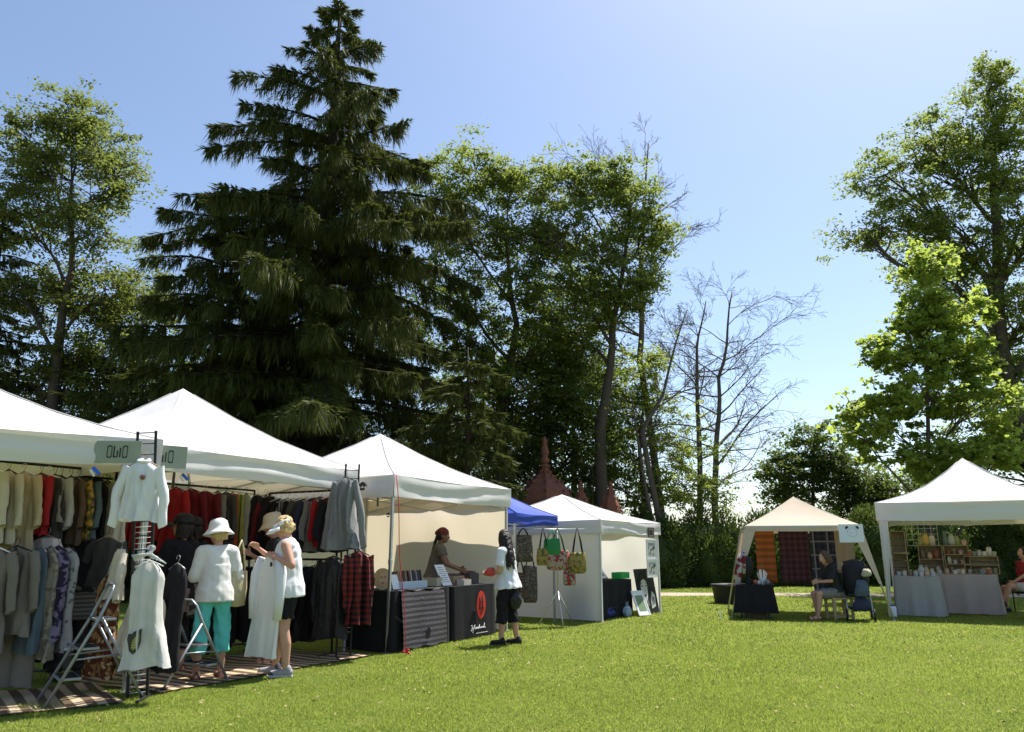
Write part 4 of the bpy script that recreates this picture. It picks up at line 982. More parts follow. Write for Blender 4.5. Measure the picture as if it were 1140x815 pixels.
# ---------------------------------------------------------------- clothes, racks and stands
def hanger_mesh(m, w=.19, z=0.):
    r = .028; cz = -r
    pts = [(-r * .7, 0, cz - .01)] + [(r * math.cos(a), 0, cz + r * math.sin(a)) for a in [math.pi * (1 - i / 6) for i in range(7)]] + [(.012, 0, cz - .03), (0, 0, -.075)]
    m.tube(pts, .0025, 6)
    m.tube([(-w, 0, -.135), (-w * .5, 0, -.105), (0, 0, -.078), (w * .5, 0, -.105), (w, 0, -.135)], [.006, .008, .009, .008, .006], 6)
def garment(kind, label, m, pos, rz=0., L=.75, w=.21, t=.05, flare=1.15, sleeve=.5, seed=0, group=None, hg=None, cat=None, name=None, fold=.36, splay=.03):
    """hangs from a hook at pos; shoulders along local X"""
    rng = random.Random(seed * 7 + 3); NM = {'shirt': 'hanging_shirt', 'dress': 'hanging_dress', 'coat': 'hanging_jacket', 'trousers': 'hanging_trousers', 'skirt': 'hanging_skirt', 'scarf': 'hanging_scarf'}
    o = thing(name or NM[kind], label, cat or {'shirt': 'shirt', 'dress': 'dress', 'coat': 'jacket', 'trousers': 'trousers', 'skirt': 'skirt', 'scarf': 'scarf'}[kind], pos, rz, group)
    w *= rng.uniform(.88, 1.1); L *= rng.uniform(.93, 1.06); o.rotation_euler = (R(rng.uniform(-3, 3)), R(rng.uniform(-3, 3)), rz + R(rng.uniform(-9, 9))); hg = hg or rng.choice([M_wire, M_steel, M_black, M_black])
    h = MB(); hanger_mesh(h, w * .85); h.build('hanger', hg or M_wire, o)
    b = MB(); ph = rng.uniform(0, 6); k = rng.choice([3, 4, 5])
    top = -.095
    def body(rings_w, rings_t, z0, z1, cx=0, n=44, m=18, kk=k, fo=fold):
        vs = []
        for i in range(m + 1):
            f = i / m; z = z0 + (z1 - z0) * f
            rw = np.interp(f, [q[0] for q in rings_w], [q[1] for q in rings_w]); rt = np.interp(f, [q[0] for q in rings_t], [q[1] for q in rings_t])
            for j in range(n):
                a = 2 * math.pi * j / n
                fq = 1 + fo * (f ** .6) * math.sin(kk * a + ph + .5 * f) + .25 * fo * f * math.sin((2 * kk + 1) * a + 2 * ph)
                x = rw * math.cos(a); y = rt * math.sin(a) * fq + .4 * rt * fo * math.sin(9 * x / max(w, .05) + ph + 2 * f) + rt * fo * .5 * min(1, f * 3) * math.sin(17 * x / max(w, .05) + 3 * math.sin(2.2 * f + ph) + 2 * ph) + .004 * math.sin(31 * z + 40 * x + ph)
                zz = z + (.012 * math.sin(2 * a + ph) + .008 * math.sin(5 * a)) * f
                if i <= 2: zz -= .18 * max(0, abs(x) - .05) * (1 - i / 3)
                vs.append((cx + x + .01 * math.sin(4 * f + ph), y, zz))
        b.add(vs, [(i * n + j, (i + 1) * n + j, (i + 1) * n + (j + 1) % n, i * n + (j + 1) % n) for i in range(m) for j in range(n)], True)
        b.add([vs[j] for j in range(n)], [tuple(range(n))], True)
    if kind == 'trousers':
        for sx in (-1, 1): body([(0, w * .5), (.4, w * .42), (1, w * .44 * flare)], [(0, t * .7), (1, t * .9)], -.12, -L, sx * w * .46, 16, 14, 3)
    elif kind in ('skirt', 'scarf'):
        body([(0, w * .8), (.1, w * .9), (1, w * flare)], [(0, t * .5), (1, t)], -.10, -L)
    else:
        body([(0, .055), (.06, w * .72), (.13, w), (.35, w * .90), (.6, w * .94), (1, w * flare)], [(0, .035), (.06, t * .8), (.2, t), (1, t * 1.25)], top, -L)
        if sleeve and kind != 'dress' or kind == 'dress' and sleeve > .05:
            for sx in (-1, 1):
                vs = []; n = 12; mm = 10; q0 = rng.uniform(0, 6)
                for i in range(mm + 1):
                    f = i / mm; z = -.145 - sleeve * f; cx = sx * (w * .90 + .05 * min(1, f * 2) + splay * f + .008 * math.sin(9 * f + q0)) ; cy = -.015 * f + .02 * math.sin(3 * f + q0) * f
                    r = .062 - .012 * f + .02 * max(0, f - .8)
                    for j in range(n):
                        a = 2 * math.pi * j / n; fq = 1 + .14 * math.sin(3 * a + 4 * f + q0) + .10 * math.sin(26 * f + 2 * a + q0) * min(1, 2 * f)
                        vs.append((cx + r * .75 * fq * math.cos(a), cy + r * .6 * fq * math.sin(a), z + sx * .02 * math.cos(a)))
                b.add(vs, [(i * n + j, (i + 1) * n + j, (i + 1) * n + (j + 1) % n, i * n + (j + 1) % n) for i in range(mm) for j in range(n)], True)
                b.add(vs[:n], [tuple(range(n))], True)
    b.build('cloth', m, o)
    return o
def cloth(name, rgb, **k):
    d = dict(rough=.92, var=.14, scale=7, bump=.25, bscale=240); d.update(k); return mat(name, rgb, **d)
C = dict(
 beige=cloth('beige_linen', (.46, .36, .22)), oat=cloth('oatmeal_linen', (.50, .44, .31)), red=cloth('red_wool', (.30, .012, .016)), darkred=cloth('dark_red_wool', (.13, .010, .016)),
 maroon=cloth('maroon_wool', (.14, .012, .02)), grey=cloth('grey_wool', (.18, .175, .165)), dgrey=cloth('charcoal_wool', (.06, .058, .055)), lgrey=cloth('pale_grey_linen', (.36, .35, .32)),
 brown=cloth('brown_wool', (.10, .065, .04)), black=M_blackcloth, navy=cloth('navy_wool', (.02, .028, .06)), cream=cloth('cream_linen', (.60, .54, .43)), stone=cloth('stone_grey_linen', (.17, .15, .122)),
 orange=cloth('orange_red_cloth', (.50, .06, .02)), green=cloth('green_yellow_striped_cloth', (.10, .17, .04), pattern='stripe_x', col2=(.34, .32, .08), pscale=18), bluegrey=cloth('blue_grey_cloth', (.085, .115, .135)),
 creamprint=cloth('cream_floral_cloth', (.30, .265, .20), pattern='floral', col2=(.17, .145, .11)), purple=cloth('purple_print_cloth', (.025, .02, .045), pattern='floral', col2=(.20, .16, .26)),
 lace=cloth('white_lace_cloth', (.34, .33, .33), pattern='spots', col2=(.13, .12, .15), pscale=1.5), floral=cloth('brown_rust_floral_cloth', (.10, .03, .012), pattern='floral', col2=(.30, .15, .06), col3=(.42, .33, .2)),
 yellowp=cloth('yellow_print_cloth', (.14, .10, .03), pattern='floral', col2=(.45, .26, .04), col3=(.02, .02, .02)), striped=cloth('pale_striped_cloth', (.5, .47, .45), pattern='stripe_z', col2=(.16, .10, .09), pscale=16),
 white=M_whitecotton, tankw=cloth('greige_linen', (.66, .635, .59), bump=.35), plaid=cloth('red_black_plaid', (.016, .010, .010), pattern='plaid', col2=(.20, .026, .024), pscale=15),
 jacket=cloth('mid_grey_wool', (.21, .21, .205), bump=.4, sheen=.2), shiny=mat('black_crinkled_nylon', (.018, .018, .02), .45, .3, 12, .6, 30), navyst=cloth('navy_striped_cloth', (.03, .035, .06), pattern='stripe_x', col2=(.25, .25, .27), pscale=30))
def rail(name, label, a, b, feet=True, m=M_black, mid=None, group=None):
    a, b = Vector(a), Vector(b); o = thing(name, label, 'clothes rack', (a.x, a.y, 0), 0, group); O = Vector((a.x, a.y, 0))
    r = MB(); r.tube([a - O, b - O], .014, 8); r.build('rail', m, o)
    if mid: r = MB(); r.tube([(0, 0, mid), (b.x - a.x, b.y - a.y, mid)], .014, 8); r.build('rail', m, o)
    if feet:
        d = (b - a); n = Vector((-d.y, d.x, 0)).normalized() * .25
        for p in (Vector((0, 0, 0)), Vector((b.x - a.x, b.y - a.y, 0))):
            u = MB(); u.tube([p + Vector((0, 0, .03)), p + Vector((0, 0, a.z))], .014, 8); u.build('upright', m, o)
            f = MB(); f.tube([p - n + Vector((0, 0, .015)), p + Vector((0, 0, .035)), p + n + Vector((0, 0, .015))], .014, 8); f.build('foot', m, o)
    return o
# left tent: two rails
RA, RB = Vector((-5.15, 6.95, 2.12)), Vector((-4.35, 8.35, 2.12))
rail('clothes_rack', 'two tier black rack of beige, red and print clothes under the left tent', RA, RB, True, M_black, 1.40)
up1 = [(-4, 'oat', 'dress', .80, 'oatmeal linen dress at the left end of the upper rail, cut by the picture edge'), (10, 'oat', 'shirt', .76, 'oatmeal linen shirt on the upper rail, left of the beige coat'), (27, 'beige', 'coat', .86, 'long beige coat on the upper rail beside the bright red dress'),
 (47, 'red', 'dress', .70, 'bright red dress on the upper rail between beige coat and charcoal scarf'), (55, 'dgrey', 'scarf', .74, 'thin charcoal scarf hanging over the bright red dress'), (62, 'lgrey', 'shirt', .60, 'pale grey shirt on the upper rail right of the bright red dress'), (70, 'dgrey', 'shirt', .72, 'charcoal tunic with pale buttons on the upper rail'), (80, 'brown', 'dress', .74, 'brown dress on the upper rail beside the yellow print'),
 (89, 'yellowp', 'dress', .72, 'yellow and black print dress on the upper rail'), (97, 'bluegrey', 'shirt', .68, 'blue grey shirt between the yellow print and the black dress')]
hz1 = R(-22)
for i, (px, c, kd, L, lb) in enumerate(up1):
    p = at(px, 520, 7.15 + .0095 * px); p.z = 2.11
    garment(kd, lb, C[c], p, hz1 + R(random.uniform(-9, 9)), L * 1.02, .20, .05, 1.12, .48, 100 + i, 'clothes on the upper rail of the left tent')
p = at(110, 520, 8.3); p.z = 2.13; garment('dress', 'long black dress hanging left of the white shirt display', C['black'], p, R(-15), .95, .15, .05, 1.3, 0, 121, 'clothes on the upper rail of the left tent')
p = at(122, 520, 8.45); p.z = 2.11; garment('shirt', 'pale striped top hanging behind the black dress', C['striped'], p, R(-20), .7, .16, .05, 1.1, .4, 122, 'clothes on the upper rail of the left tent')
p = at(133, 520, 8.35); p.z = 2.11; garment('dress', 'long cream dress with lace hem, half hidden by the white shirt', C['cream'], p, R(-15), .98, .15, .05, 1.25, 0, 123, 'clothes on the upper rail of the left tent')
low1 = [(-6, 'stone', 'coat', .95, 'stone grey jacket on the lower rail, cut by the left picture edge'), (20, 'stone', 'coat', .92, 'stone grey jacket with dark v shaped opening on the lower rail'), (47, 'bluegrey', 'dress', 1.05, 'blue grey dress on the lower rail of the left tent'), (57, 'creamprint', 'dress', 1.02, 'cream floral dress on the lower rail of the left tent'),
 (66, 'purple', 'dress', .98, 'dark purple print dress on the lower rail'), (76, 'lace', 'dress', 1.0, 'white lace dress at the right end of the lower rail')]
for i, (px, c, kd, L, lb) in enumerate(low1):
    p = at(px, 605, 7.0 + .006 * px); p.z = 1.40
    garment(kd, lb, C[c], p, R(-12 if px < 30 else -38), L, .21, .055, 1.2, .5 if kd == 'coat' else .0, 140 + i, 'clothes on the lower rail of the left tent')
p = at(19, 690, 7.2); p.z = .98; garment('trousers', 'stone grey wide trousers hanging below the stone grey jacket', C['stone'], p, R(-12), .9, .19, .06, 1.25, 0, 150)
p = at(54, 590, 7.5); p.z = 1.50
garment('skirt', 'folded pinkish white trousers over the lower rail', mat('pinkish_white_cloth', (.60, .52, .50), .9, .1, 6, .2, 200), p, R(-25), .22, .19, .05, 1.05, 0, 151, name='folded_trousers', cat='trousers')
sc = garment('scarf', 'dark printed scarf looped in the neck of the stone grey jacket', C['brown'], at(20, 600, 6.95), R(-12), .30, .055, .03, .6, 0, 152)
# middle tent: upper rail along the back, cross rail at its right side
RC, RD = Vector((*W2(FL2, U2, .25, 1.75), 2.1)), Vector((*W2(FL2, U2, 2.9, 1.75), 2.1))
rail('clothes_rack', 'two tier black rack of red, grey and green clothes under the middle tent', RC, RD, True, M_black, 1.15)
up2 = [(158, 'red', 'dress', .80, 'red dress partly behind the white shirt display'), (196, 'red', 'dress', .84, 'red dress on the rail just right of the white shirt'), (213, 'darkred', 'coat', .80, 'dark red jacket between the two red dresses'), (229, 'darkred', 'dress', .98, 'long dark red dress left of the grey garments, above the black caps'),
 (243, 'grey', 'coat', .80, 'first grey coat right of the dark red dress'), (252, 'dgrey', 'coat', .82, 'charcoal coat between the grey coat and the orange scarf'), (259, 'orange', 'scarf', .88, 'narrow orange red scarf on the middle tent rail'), (267, 'green', 'scarf', 1.06, 'green and yellow striped scarf hanging from the middle tent rail'), (275, 'lgrey', 'scarf', .80, 'pale grey scarf right of the green striped scarf'),
 (287, 'black', 'coat', .92, 'wide black coat at the right end of the back rail'), (297, 'brown', 'scarf', .74, 'brown scarf hanging over the wide black coat'), (303, 'black', 'coat', .86, 'black coat in the corner between back rail and cross rail')]
for i, (px, c, kd, L, lb) in enumerate(up2):
    d = 8.75 + (px - 158) / 140 * 1.9; p = at(px, 540, d); p.z = 2.10
    garment(kd, lb, C[c], p, R(-28) + R(random.uniform(-8, 8)), L, .20 if kd != 'scarf' else .085, .055, 1.1, .55, 160 + i, 'clothes on the back rail of the middle tent')
for i in range(9):  # extra black dresses, added so the left tent's interior reads as dark shade
    px = 8 + i * 11; p = at(px, 605, 7.75 + .006 * px); p.z = 1.36
    garment('dress', 'black garment added behind the lower rail of the left tent to stand in for deep shade', C['black'], p, R(-15), 1.12, .22, .06, 1.2, 0, 260 + i, 'black garments added to darken the inside of the left tent')
for i in range(9):
    px = 232 + i * 9.5; d = 9.3 + i * .17; p = at(px, 600, d); p.z = 1.15
    garment('dress', 'black garment hanging in deep shade on the lower back rail of the middle tent', C['black'], p, R(-28) + R(random.uniform(-8, 8)), .98, .20, .06, 1.15, 0, 180 + i, 'black garments on the lower rails of the middle tent')
CR0, CR1 = Vector((-3.35, 10.55, 2.04)), Vector((-2.25, 9.98, 2.04))
rail('clothes_rack', 'black cross rack packed with dark coats beside the blond woman', CR0, CR1, True, M_black, 1.16)
up3 = [(304, 'maroon', 'maroon coat at the left end of the cross rail, beside the straw hat'), (310, 'black', 'black coat beside the maroon coat on the cross rail'), (317, 'black', 'second black coat from the maroon one on the cross rail'), (323, 'navyst', 'navy and white striped shirt on the cross rail'), (329, 'black', 'black coat right of the navy striped shirt'),
 (335, 'dgrey', 'charcoal coat in the middle of the cross rail'), (341, 'navy', 'navy coat right of the charcoal coat on the cross rail'), (347, 'grey', 'grey coat left of the red blouse on the cross rail'), (354, 'red', 'red and black blouse on the cross rail left of the grey jacket'), (361, 'black', 'black coat at the right end of the cross rail, behind the grey jacket')]
for i, (px, c, lb) in enumerate(up3):
    f = (px - 300) / 64; p = CR0.lerp(CR1, min(1, max(0, f)))
    garment('coat', lb, C[c], p + Vector((0, 0, .0)), R(38) + R(random.uniform(-8, 8)), random.uniform(.66, .8), .19, .05, 1.1, .5, 200 + i, 'coats on the cross rail of the middle tent')
for i in range(8):
    p = CR0.lerp(CR1, .08 + .125 * i) + Vector((.0, 0, 0)); p.z = 1.16
    garment('coat', 'black garment hanging in deep shade on the lower cross rail of the middle tent', C['shiny'] if i % 2 else C['black'], p, R(35) + R(random.uniform(-12, 12)), random.uniform(.85, 1.0), .20, .06, 1.2, .6, 220 + i, 'black garments on the lower cross rail')
# display ladders
def ladder_stand(label, p, rz, h, w, gridz, group):
    o = thing('display_ladder', label, 'display stand', (p[0], p[1], 0), rz, group)
    for sx in (-1, 1):
        b = MB(); b.box((sx * w / 2, 0, h / 2), (.022, .022, h)); soften(b.build('upright', M_black, o), .002)
    z = .12
    while z < h:
        b = MB(); b.tube([(-w / 2, 0, z), (w / 2, 0, z)], .005, 6); b.build('rung', M_black, o); z += .13 if z < h - .4 else .105
    g = MB()
    for k in range(3): g.tube([(-w / 2 + w * k / 2, .0, gridz[0]), (-w / 2 + w * k / 2, .0, gridz[1])], .003, 5)
    n = int((gridz[1] - gridz[0]) / .05)
    for k in range(n): g.tube([(-w / 2, .006, gridz[0] + k * .05), (w / 2, .006, gridz[0] + k * .05)], .003, 5)
    g.build('wire_grid', M_wire, o)
    f = MB(); f.bar((-w / 2, -.28, .012), (-w / 2, .28, .012), .02); f.bar((w / 2, -.28, .012), (w / 2, .28, .012), .02); f.build('foot', M_black, o)
    return o
LS1 = at(153, 776, 7.22)
ladder_stand('tall dark ladder display stand holding the white shirt and greige tank top', (LS1.x, 7.22), R(8), 2.40, .165, (.05, 1.75), 'ladder display stands').rotation_euler = (0, R(-4.2), R(8))
ladder_stand('dark ladder display stand holding the grey jacket and plaid shirt between two tents', (-2.06, 9.78), R(20), 2.36, .17, (.3, 1.2), 'ladder display stands')
p = at(162, 503, 7.08)
garment('shirt', 'crisp white long sleeved shirt with round brooch hung high at the tent corner', C['white'], p, R(-8), .68, .155, .065, 1.22, .54, 240, hg=M_wood, fold=.5, splay=.04)
br = MB(); br.lathe([(.024, 0), (.024, .008), (.015, .014)], (0, 0, 0), 14); brooch = br.build('brooch', mat('brown_wood_brooch', (.22, .09, .06), .5, .3), bpy.data.objects['hanging_shirt'] if False else None)
co_ = MB(); co_.tube([(.05 * math.cos(a), .04 * math.sin(a) - .01, -.085 + .012 * math.sin(a)) for a in [2.0 + 5.4 * i / 14 for i in range(15)]], .016, 8)
sh = [o for o in COL.objects if o.get('label', '').startswith('crisp white')][0]
co_.build('collar', C['white'], sh); brooch.parent = sh; brooch.location = (.045, -.085, -.24); brooch.rotation_euler = (R(90), 0, 0)
p = at(167, 614, 7.02)
tk = garment('dress', 'greige sleeveless linen tunic with bird shaped pocket on the ladder stand', C['tankw'], p, R(-6), 1.0, .178, .075, 1.5, 0, 241, hg=M_clear, fold=.34)
bird = MB(); outl = [(-.16, .03), (-.15, .085), (-.10, .08), (-.075, .105), (.03, .135), (.035, .0), (.0, -.09), (-.06, -.125), (-.115, -.09), (-.135, -.03)]
bird.prism(outl, (0, 0, 0), (1, 0, 0), (0, 0, 1), .004); bo = bird.build('bird_pocket', cloth('dark_olive_applique', (.06, .06, .05)), tk); bo.scale = (.8, .8, .8); bo.location = (.01, -.118, -.76); bo.rotation_euler = (R(-5), 0, R(-14))
lf = MB(); lf.prism([(-.085, -.06), (-.08, .01), (-.045, .055), (.012, .075), (.012, .0), (-.02, -.06), (-.055, -.085)], (0, -.005, 0), (1, 0, 0), (0, 0, 1), .003); lf.build('pocket_lining', cloth('yellow_green_applique', (.42, .40, .10), pattern='stripe_z', col2=(.25, .26, .06), pscale=40), bo)
p = at(199, 618, 7.6); garment('dress', 'long black dress behind the greige tunic on the ladder stand', C['black'], p, R(-25), 1.08, .15, .06, 1.2, 0, 242)
p = at(168, 640, 7.5); p.z = .95; garment('skirt', 'cream linen skirt showing below the greige tunic', C['cream'], p, R(-6), .68, .20, .07, 1.25, 0, 243)
p = at(127, 628, 7.55); garment('dress', 'rust brown floral dress left of the greige tunic', C['floral'], p, R(-30), 1.05, .14, .06, 1.3, 0, 244)
p = at(137, 600, 7.5); garment('shirt', 'cream blouse with loose sleeve beside the ladder stand', C['cream'], p, R(-50), .55, .15, .05, 1.1, .42, 245)
p = at(122, 588, 7.9); garment('shirt', 'dark charcoal tee on a round wooden hanger left of the ladder stand', C['dgrey'], p, R(-20), .62, .19, .06, 1.1, .2, 246, hg=M_wood)
hb = thing('hanger_bundle', 'bundle of empty clear plastic hangers on top of the greige tunic', 'hangers', at(170, 607, 7.0), R(-10))
for k in range(7):
    m = MB(); a = R(-50 + 16 * k); hanger_mesh(m, .15); q = m.build('hanger', M_clear, hb); q.rotation_euler = (R(6 * (k - 3)), R(-4 + 3 * k), a * .5); q.location = (.02 * (k - 3), -.02 * k + .04, .0)
p = at(385, 524, 9.66); garment('coat', 'grey wool jacket with draped sleeves hung on the ladder stand beside the book tent', C['jacket'], p, R(-14), .98, .14, .10, 1.5, .82, 250, fold=.75, splay=.09)
p = at(400, 606, 9.62); garment('shirt', 'red and black plaid shirt hanging on the ladder stand beside the book table', C['plaid'], p, R(30), .95, .16, .10, .8, .62, 251, fold=.8, splay=-.05)
p = at(372, 612, 9.75); garment('coat', 'crinkled black jacket hanging left of the plaid shirt', C['shiny'], p, R(-20), 1.0, .21, .09, 1.2, .6, 252, fold=.35)
# white tunic held up by the blond woman
hc = thing('held_tunic', 'long white tunic held up by the shoulders by the blond woman in the visor', 'tunic', at(303, 611, 8.38), R(-32))
b = MB()
def tun(i, j):
    a = 2 * math.pi * i; f = j
    w = float(np.interp(f, [0, .04, .12, .3, .62, 1], [.05, .13, .165, .175, .20, .235])); th = .045 + .03 * f
    z = -.06 - 1.04 * f - (.10 * max(0, abs(math.cos(a)) - .35) * (1 - min(1, f * 8)))
    fold = .35 * f ** .7
    return (w * math.cos(a) * (1 + .03 * math.sin(6 * f)) - .05 * f, th * math.sin(a) * (1 + fold * math.sin(4 * a + 1 + f)) + .018 * math.sin(14 * w * math.cos(a) / .2 + 2 * f) * f, z + .012 * math.sin(3 * a) * f)
b.grid(tun, 40, 26); b.build('cloth', mat('soft_white_jersey', (.78, .76, .74), .9, .05, 4, .3, 200), hc)
for sx in (-1, 1):
    b = MB(); b.tube([(sx * .13, 0, -.10), (sx * .19, -.02, -.26), (sx * .20, -.03, -.5), (sx * .185, -.03, -.72)], [.055, .06, .052, .044], 12); b.build('sleeve', M_whitecotton, hc)
tg_ = MB(); tg_.box((.10, -.085, -.16), (.035, .002, .045)); tg_.build('price_tag', M_black, hc)
# signs
M_sage = mat('sage_green_board', (.30, .33, .265), .8, .06, 3)
def olio_sign(label, c, rz, w=.46, h=.225):
    o = thing('shop_sign', label, 'sign', c, rz, 'sage green shop signs')
    b = MB(); b.box((0, 0, 0), (w, .012, h)); soften(b.build('board', M_sage, o), .003)
    g = MB(); t = .011; y = -.007
    def bx(x0, z0, x1, z1): g.box(((x0 + x1) / 2, y - .0015, (z0 + z1) / 2), (abs(x1 - x0), .003, abs(z1 - z0)))
    for cx in (-.075, .075):
        W, Hh = .042, .115
        outer = [(W / 2 * sx, Hh / 2 * sz) for sx, sz in ((-1, -.8), (-.6, -1), (.6, -1), (1, -.8), (1, .8), (.6, 1), (-.6, 1), (-1, .8))]
        for (x0, z0), (x1, z1) in zip(outer, outer[1:] + outer[:1]): g.bar((cx + x0, y - .0015, z0), (cx + x1, y - .0015, z1), .003, t)
    bx(-.038, -.057, -.027, .057); g.bar((-.032, y - .0015, -.052), (-.004, y - .0015, -.052), .003, t); bx(-.004, -.057, .007, .012); bx(.022, -.057, .033, .04)
    g.build('lettering', mat('dark_green_ink', (.02, .025, .02), .7), o)
    return o
def px_sign(x, y, d): return at(x, y, d)
olio_sign('sage green sign with dark stroke lettering left of the white shirt', px_sign(131, 503, 7.10), R(6)).scale = (.93, 1, .93)
olio_sign('sage green sign with dark stroke lettering half hidden behind the white shirt, right side', px_sign(181, 508, 7.50), R(38)).scale = (1.0, 1, 1.0)
# blue clips
for (x, y, d, lb) in ((107, 524, 7.0, 'blue spring clip at the valance above the black dress'), (206, 531, 7.9, 'blue spring clip under the valance of the middle tent')):
    o = thing('spring_clip', lb, 'clip', at(x, y, d), .4, 'blue spring clips')
    b = MB(); b.bar((-.03, 0, .03), (.03, 0, -.03), .018, .03); b.build('jaw', mat('blue_plastic', (.02, .12, .6), .4), o); b = MB(); b.bar((-.05, .01, .01), (-.01, .01, -.05), .01, .02); b.build('handle', M_wire, o)
# step ladders
def step_ladder(label, p, rz, h=.98, steps=3, group='folding step stools', m=None):
    m = m or mat('worn_grey_aluminium', (.33, .34, .36), .45, .2, 20, metal=.6)
    o = thing('step_stool', label, 'step stool', p, rz, group); w = .42
    fr = MB(); top = h
    # front hoop: two rails joined by a curved top
    pts = [(-w / 2, -.36, 0), (-w / 2 + .03, -.02, top * .72), (-w / 2 + .05, .06, top * .94), (-w / 2 + .10, .08, top), (w / 2 - .10, .08, top), (w / 2 - .05, .06, top * .94), (w / 2 - .03, -.02, top * .72), (w / 2, -.36, 0)]
    fr.tube(pts, .014, 8); fr.build('front_frame', m, o)
    for sx in (-1, 1):
        l = MB(); l.tube([(sx * (w / 2 - .02), .0, top * .72), (sx * (w / 2), .40, 0)], .012, 8); lo = l.build('rear_leg', m, o)
        f = MB(); f.tube([(sx * w / 2, .395, 0), (sx * w / 2, .38, .05)], .018, 8); f.build('rubber_foot', M_black, lo)
        l = MB(); l.tube([(sx * (w / 2 - .01), -.17, top * .38), (sx * (w / 2 - .01), .17, top * .40)], .008, 6); l.build('brace', m, o)
    b = MB(); b.tube([(-w / 2 + .01, .26, top * .26), (w / 2 - .01, .26, top * .26)], .010, 6); b.build('brace', m, o)
    for k in range(steps):
        z = top * (.22 + .24 * k); y = -.36 + .34 * z / (top * .72)
        s_ = MB(); s_.box((0, y + .07, z), (w - .05 - .03 * k, .17, .022)); so = soften(s_.build('step', m, o), .005)
        t_ = MB(); t_.box((0, y + .07, z + .013), (w - .10 - .03 * k, .14, .004)); t_.build('tread_pad', M_black, so)
    return o
step_ladder('grey folding step stool with three steps standing in front of the left tent', (-3.72, 7.12, 0), R(-52), .98)
step_ladder('grey folding step stool half hidden behind the greige tunic, right of the ladder stand', (-3.22, 7.92, 0), R(150), .80, 2)
tm = thing('tumbler', 'dark steel tumbler with pale rim on the low step of the step stool', 'tumbler', (0, 0, 0)); tp = at(73, 752, 7.25); tm.location = (tp.x, tp.y, .235)
b = MB(); b.lathe([(.030, 0), (.033, .02), (.04, .15), (.042, .17)], n=18); b.build('cup', mat('dark_steel', (.07, .075, .085), .35, .1, metal=.5), tm); b = MB(); b.lathe([(.042, .17), (.043, .185), (.036, .19)], n=18); b.build('lid', M_clear, tm)
# rugs
M_rug = mat('tan_brown_striped_rug', (.46, .35, .23), .95, .15, 6, .5, 120, pattern='stripe_x', col2=(.10, .065, .04), pscale=6.5)
def rug(label, c, rz, w, d, seed):
    o = MB(); rng = random.Random(seed)
    def top(i, j): return ((i - .5) * w + .015 * math.sin(j * 9 + seed), (j - .5) * d + .02 * math.sin(i * 11 + seed), .022 + .012 * math.sin(i * 13 + seed) * math.sin(j * 7))
    o.grid(top, 40, 20); n = 41
    return single(o, 'rug', M_rug, label, 'rug', 'striped rugs', (c[0], c[1], 0), rz)
c = W2(FL2, U2, 1.55, .35); rug('striped tan and brown rug under the feet of the shoppers in the middle tent', c, math.atan2(U2[1], U2[0]), 2.9, 1.5, 1)
c = gc = at(38, 792, 6.92); rug('striped tan and brown rug in the lower left corner beside the step stool', (-4.42, 6.92), R(38), 1.75, 1.25, 2)
# ---------------------------------------------------------------- stall furniture and goods
def table(name, label, O, u, w, d, h, cloth, drop=None, seed=0, group=None, hem=.02, legs=True, flare=.022, cat='table', clabel=None, fold=.02):
    """folding table with a draped cloth lying on it; O front left corner on the ground"""
    rz = math.atan2(u[1], u[0]); t = thing(name, label, cat, (O[0], O[1], 0), rz, group)
    b = MB(); b.box((w / 2, d / 2, h - .02), (w, d, .03)); soften(b.build('table_top', M_wpaint, t), .005)
    for x in (.08, w - .08):
        for y in (.08, d - .08):
            b = MB(); b.tube([(x, y, 0), (x, y, h - .03)], .013, 8); b.build('leg', M_steel, t)
    c = MB(); rng = random.Random(seed); ph = [rng.uniform(0, 6) for _ in range(4)]
    per = []; n = 18
    r = .03
    P = [(-.006, -.006), (w + .006, -.006), (w + .006, d + .006), (-.006, d + .006)]
    for k in range(4):
        a, e = P[k], P[(k + 1) % 4]
        for i in range(n): per.append((a[0] + (e[0] - a[0]) * i / n, a[1] + (e[1] - a[1]) * i / n, k, i / n))
    Dp = drop or h - hem; vs = []; m = 9
    for j in range(m + 1):
        f = j / m
        for (x, y, k, q) in per:
            nx, ny = ((0, -1), (1, 0), (0, 1), (-1, 0))[k]
            if q == 0:
                nx += ((-1, 0), (0, -1), (1, 0), (0, 1))[k][0]; ny += ((-1, 0), (0, -1), (1, 0), (0, 1))[k][1]
            o = flare * f + fold * f ** .7 * math.sin(q * (w if k % 2 == 0 else d) * 16 + ph[k]) * math.sin(math.pi * min(1, q * 1.0)) ** .5 + .5 * fold * f * math.sin(q * (w if k % 2 == 0 else d) * 37 + ph[k])
            vs.append((x + nx * o, y + ny * o, h - .002 - (Dp) * f + (.003 if j == 0 else 0)))
    N = len(per)
    c.add(vs, [(i + j * N, i + (j + 1) * N, (i + 1) % N + (j + 1) * N, (i + 1) % N + j * N) for j in range(m) for i in range(N)], True)
    c.add(vs[:N], [tuple(range(N))])
    co = c.build('table_cloth', cloth, None); co.location = t.location; co.rotation_euler = t.rotation_euler
    co.name = 'table_cloth'; tag(co, clabel, 'tablecloth')
    return t, co
def loc(T, x, y, z): return T.matrix_basis @ Vector((x, y, z))
def on(T, x, y, z, rz=0): return dict(loc=tuple(loc(T, x, y, z)), rz=T.rotation_euler.z + rz)
bpy.context.view_layer.update()
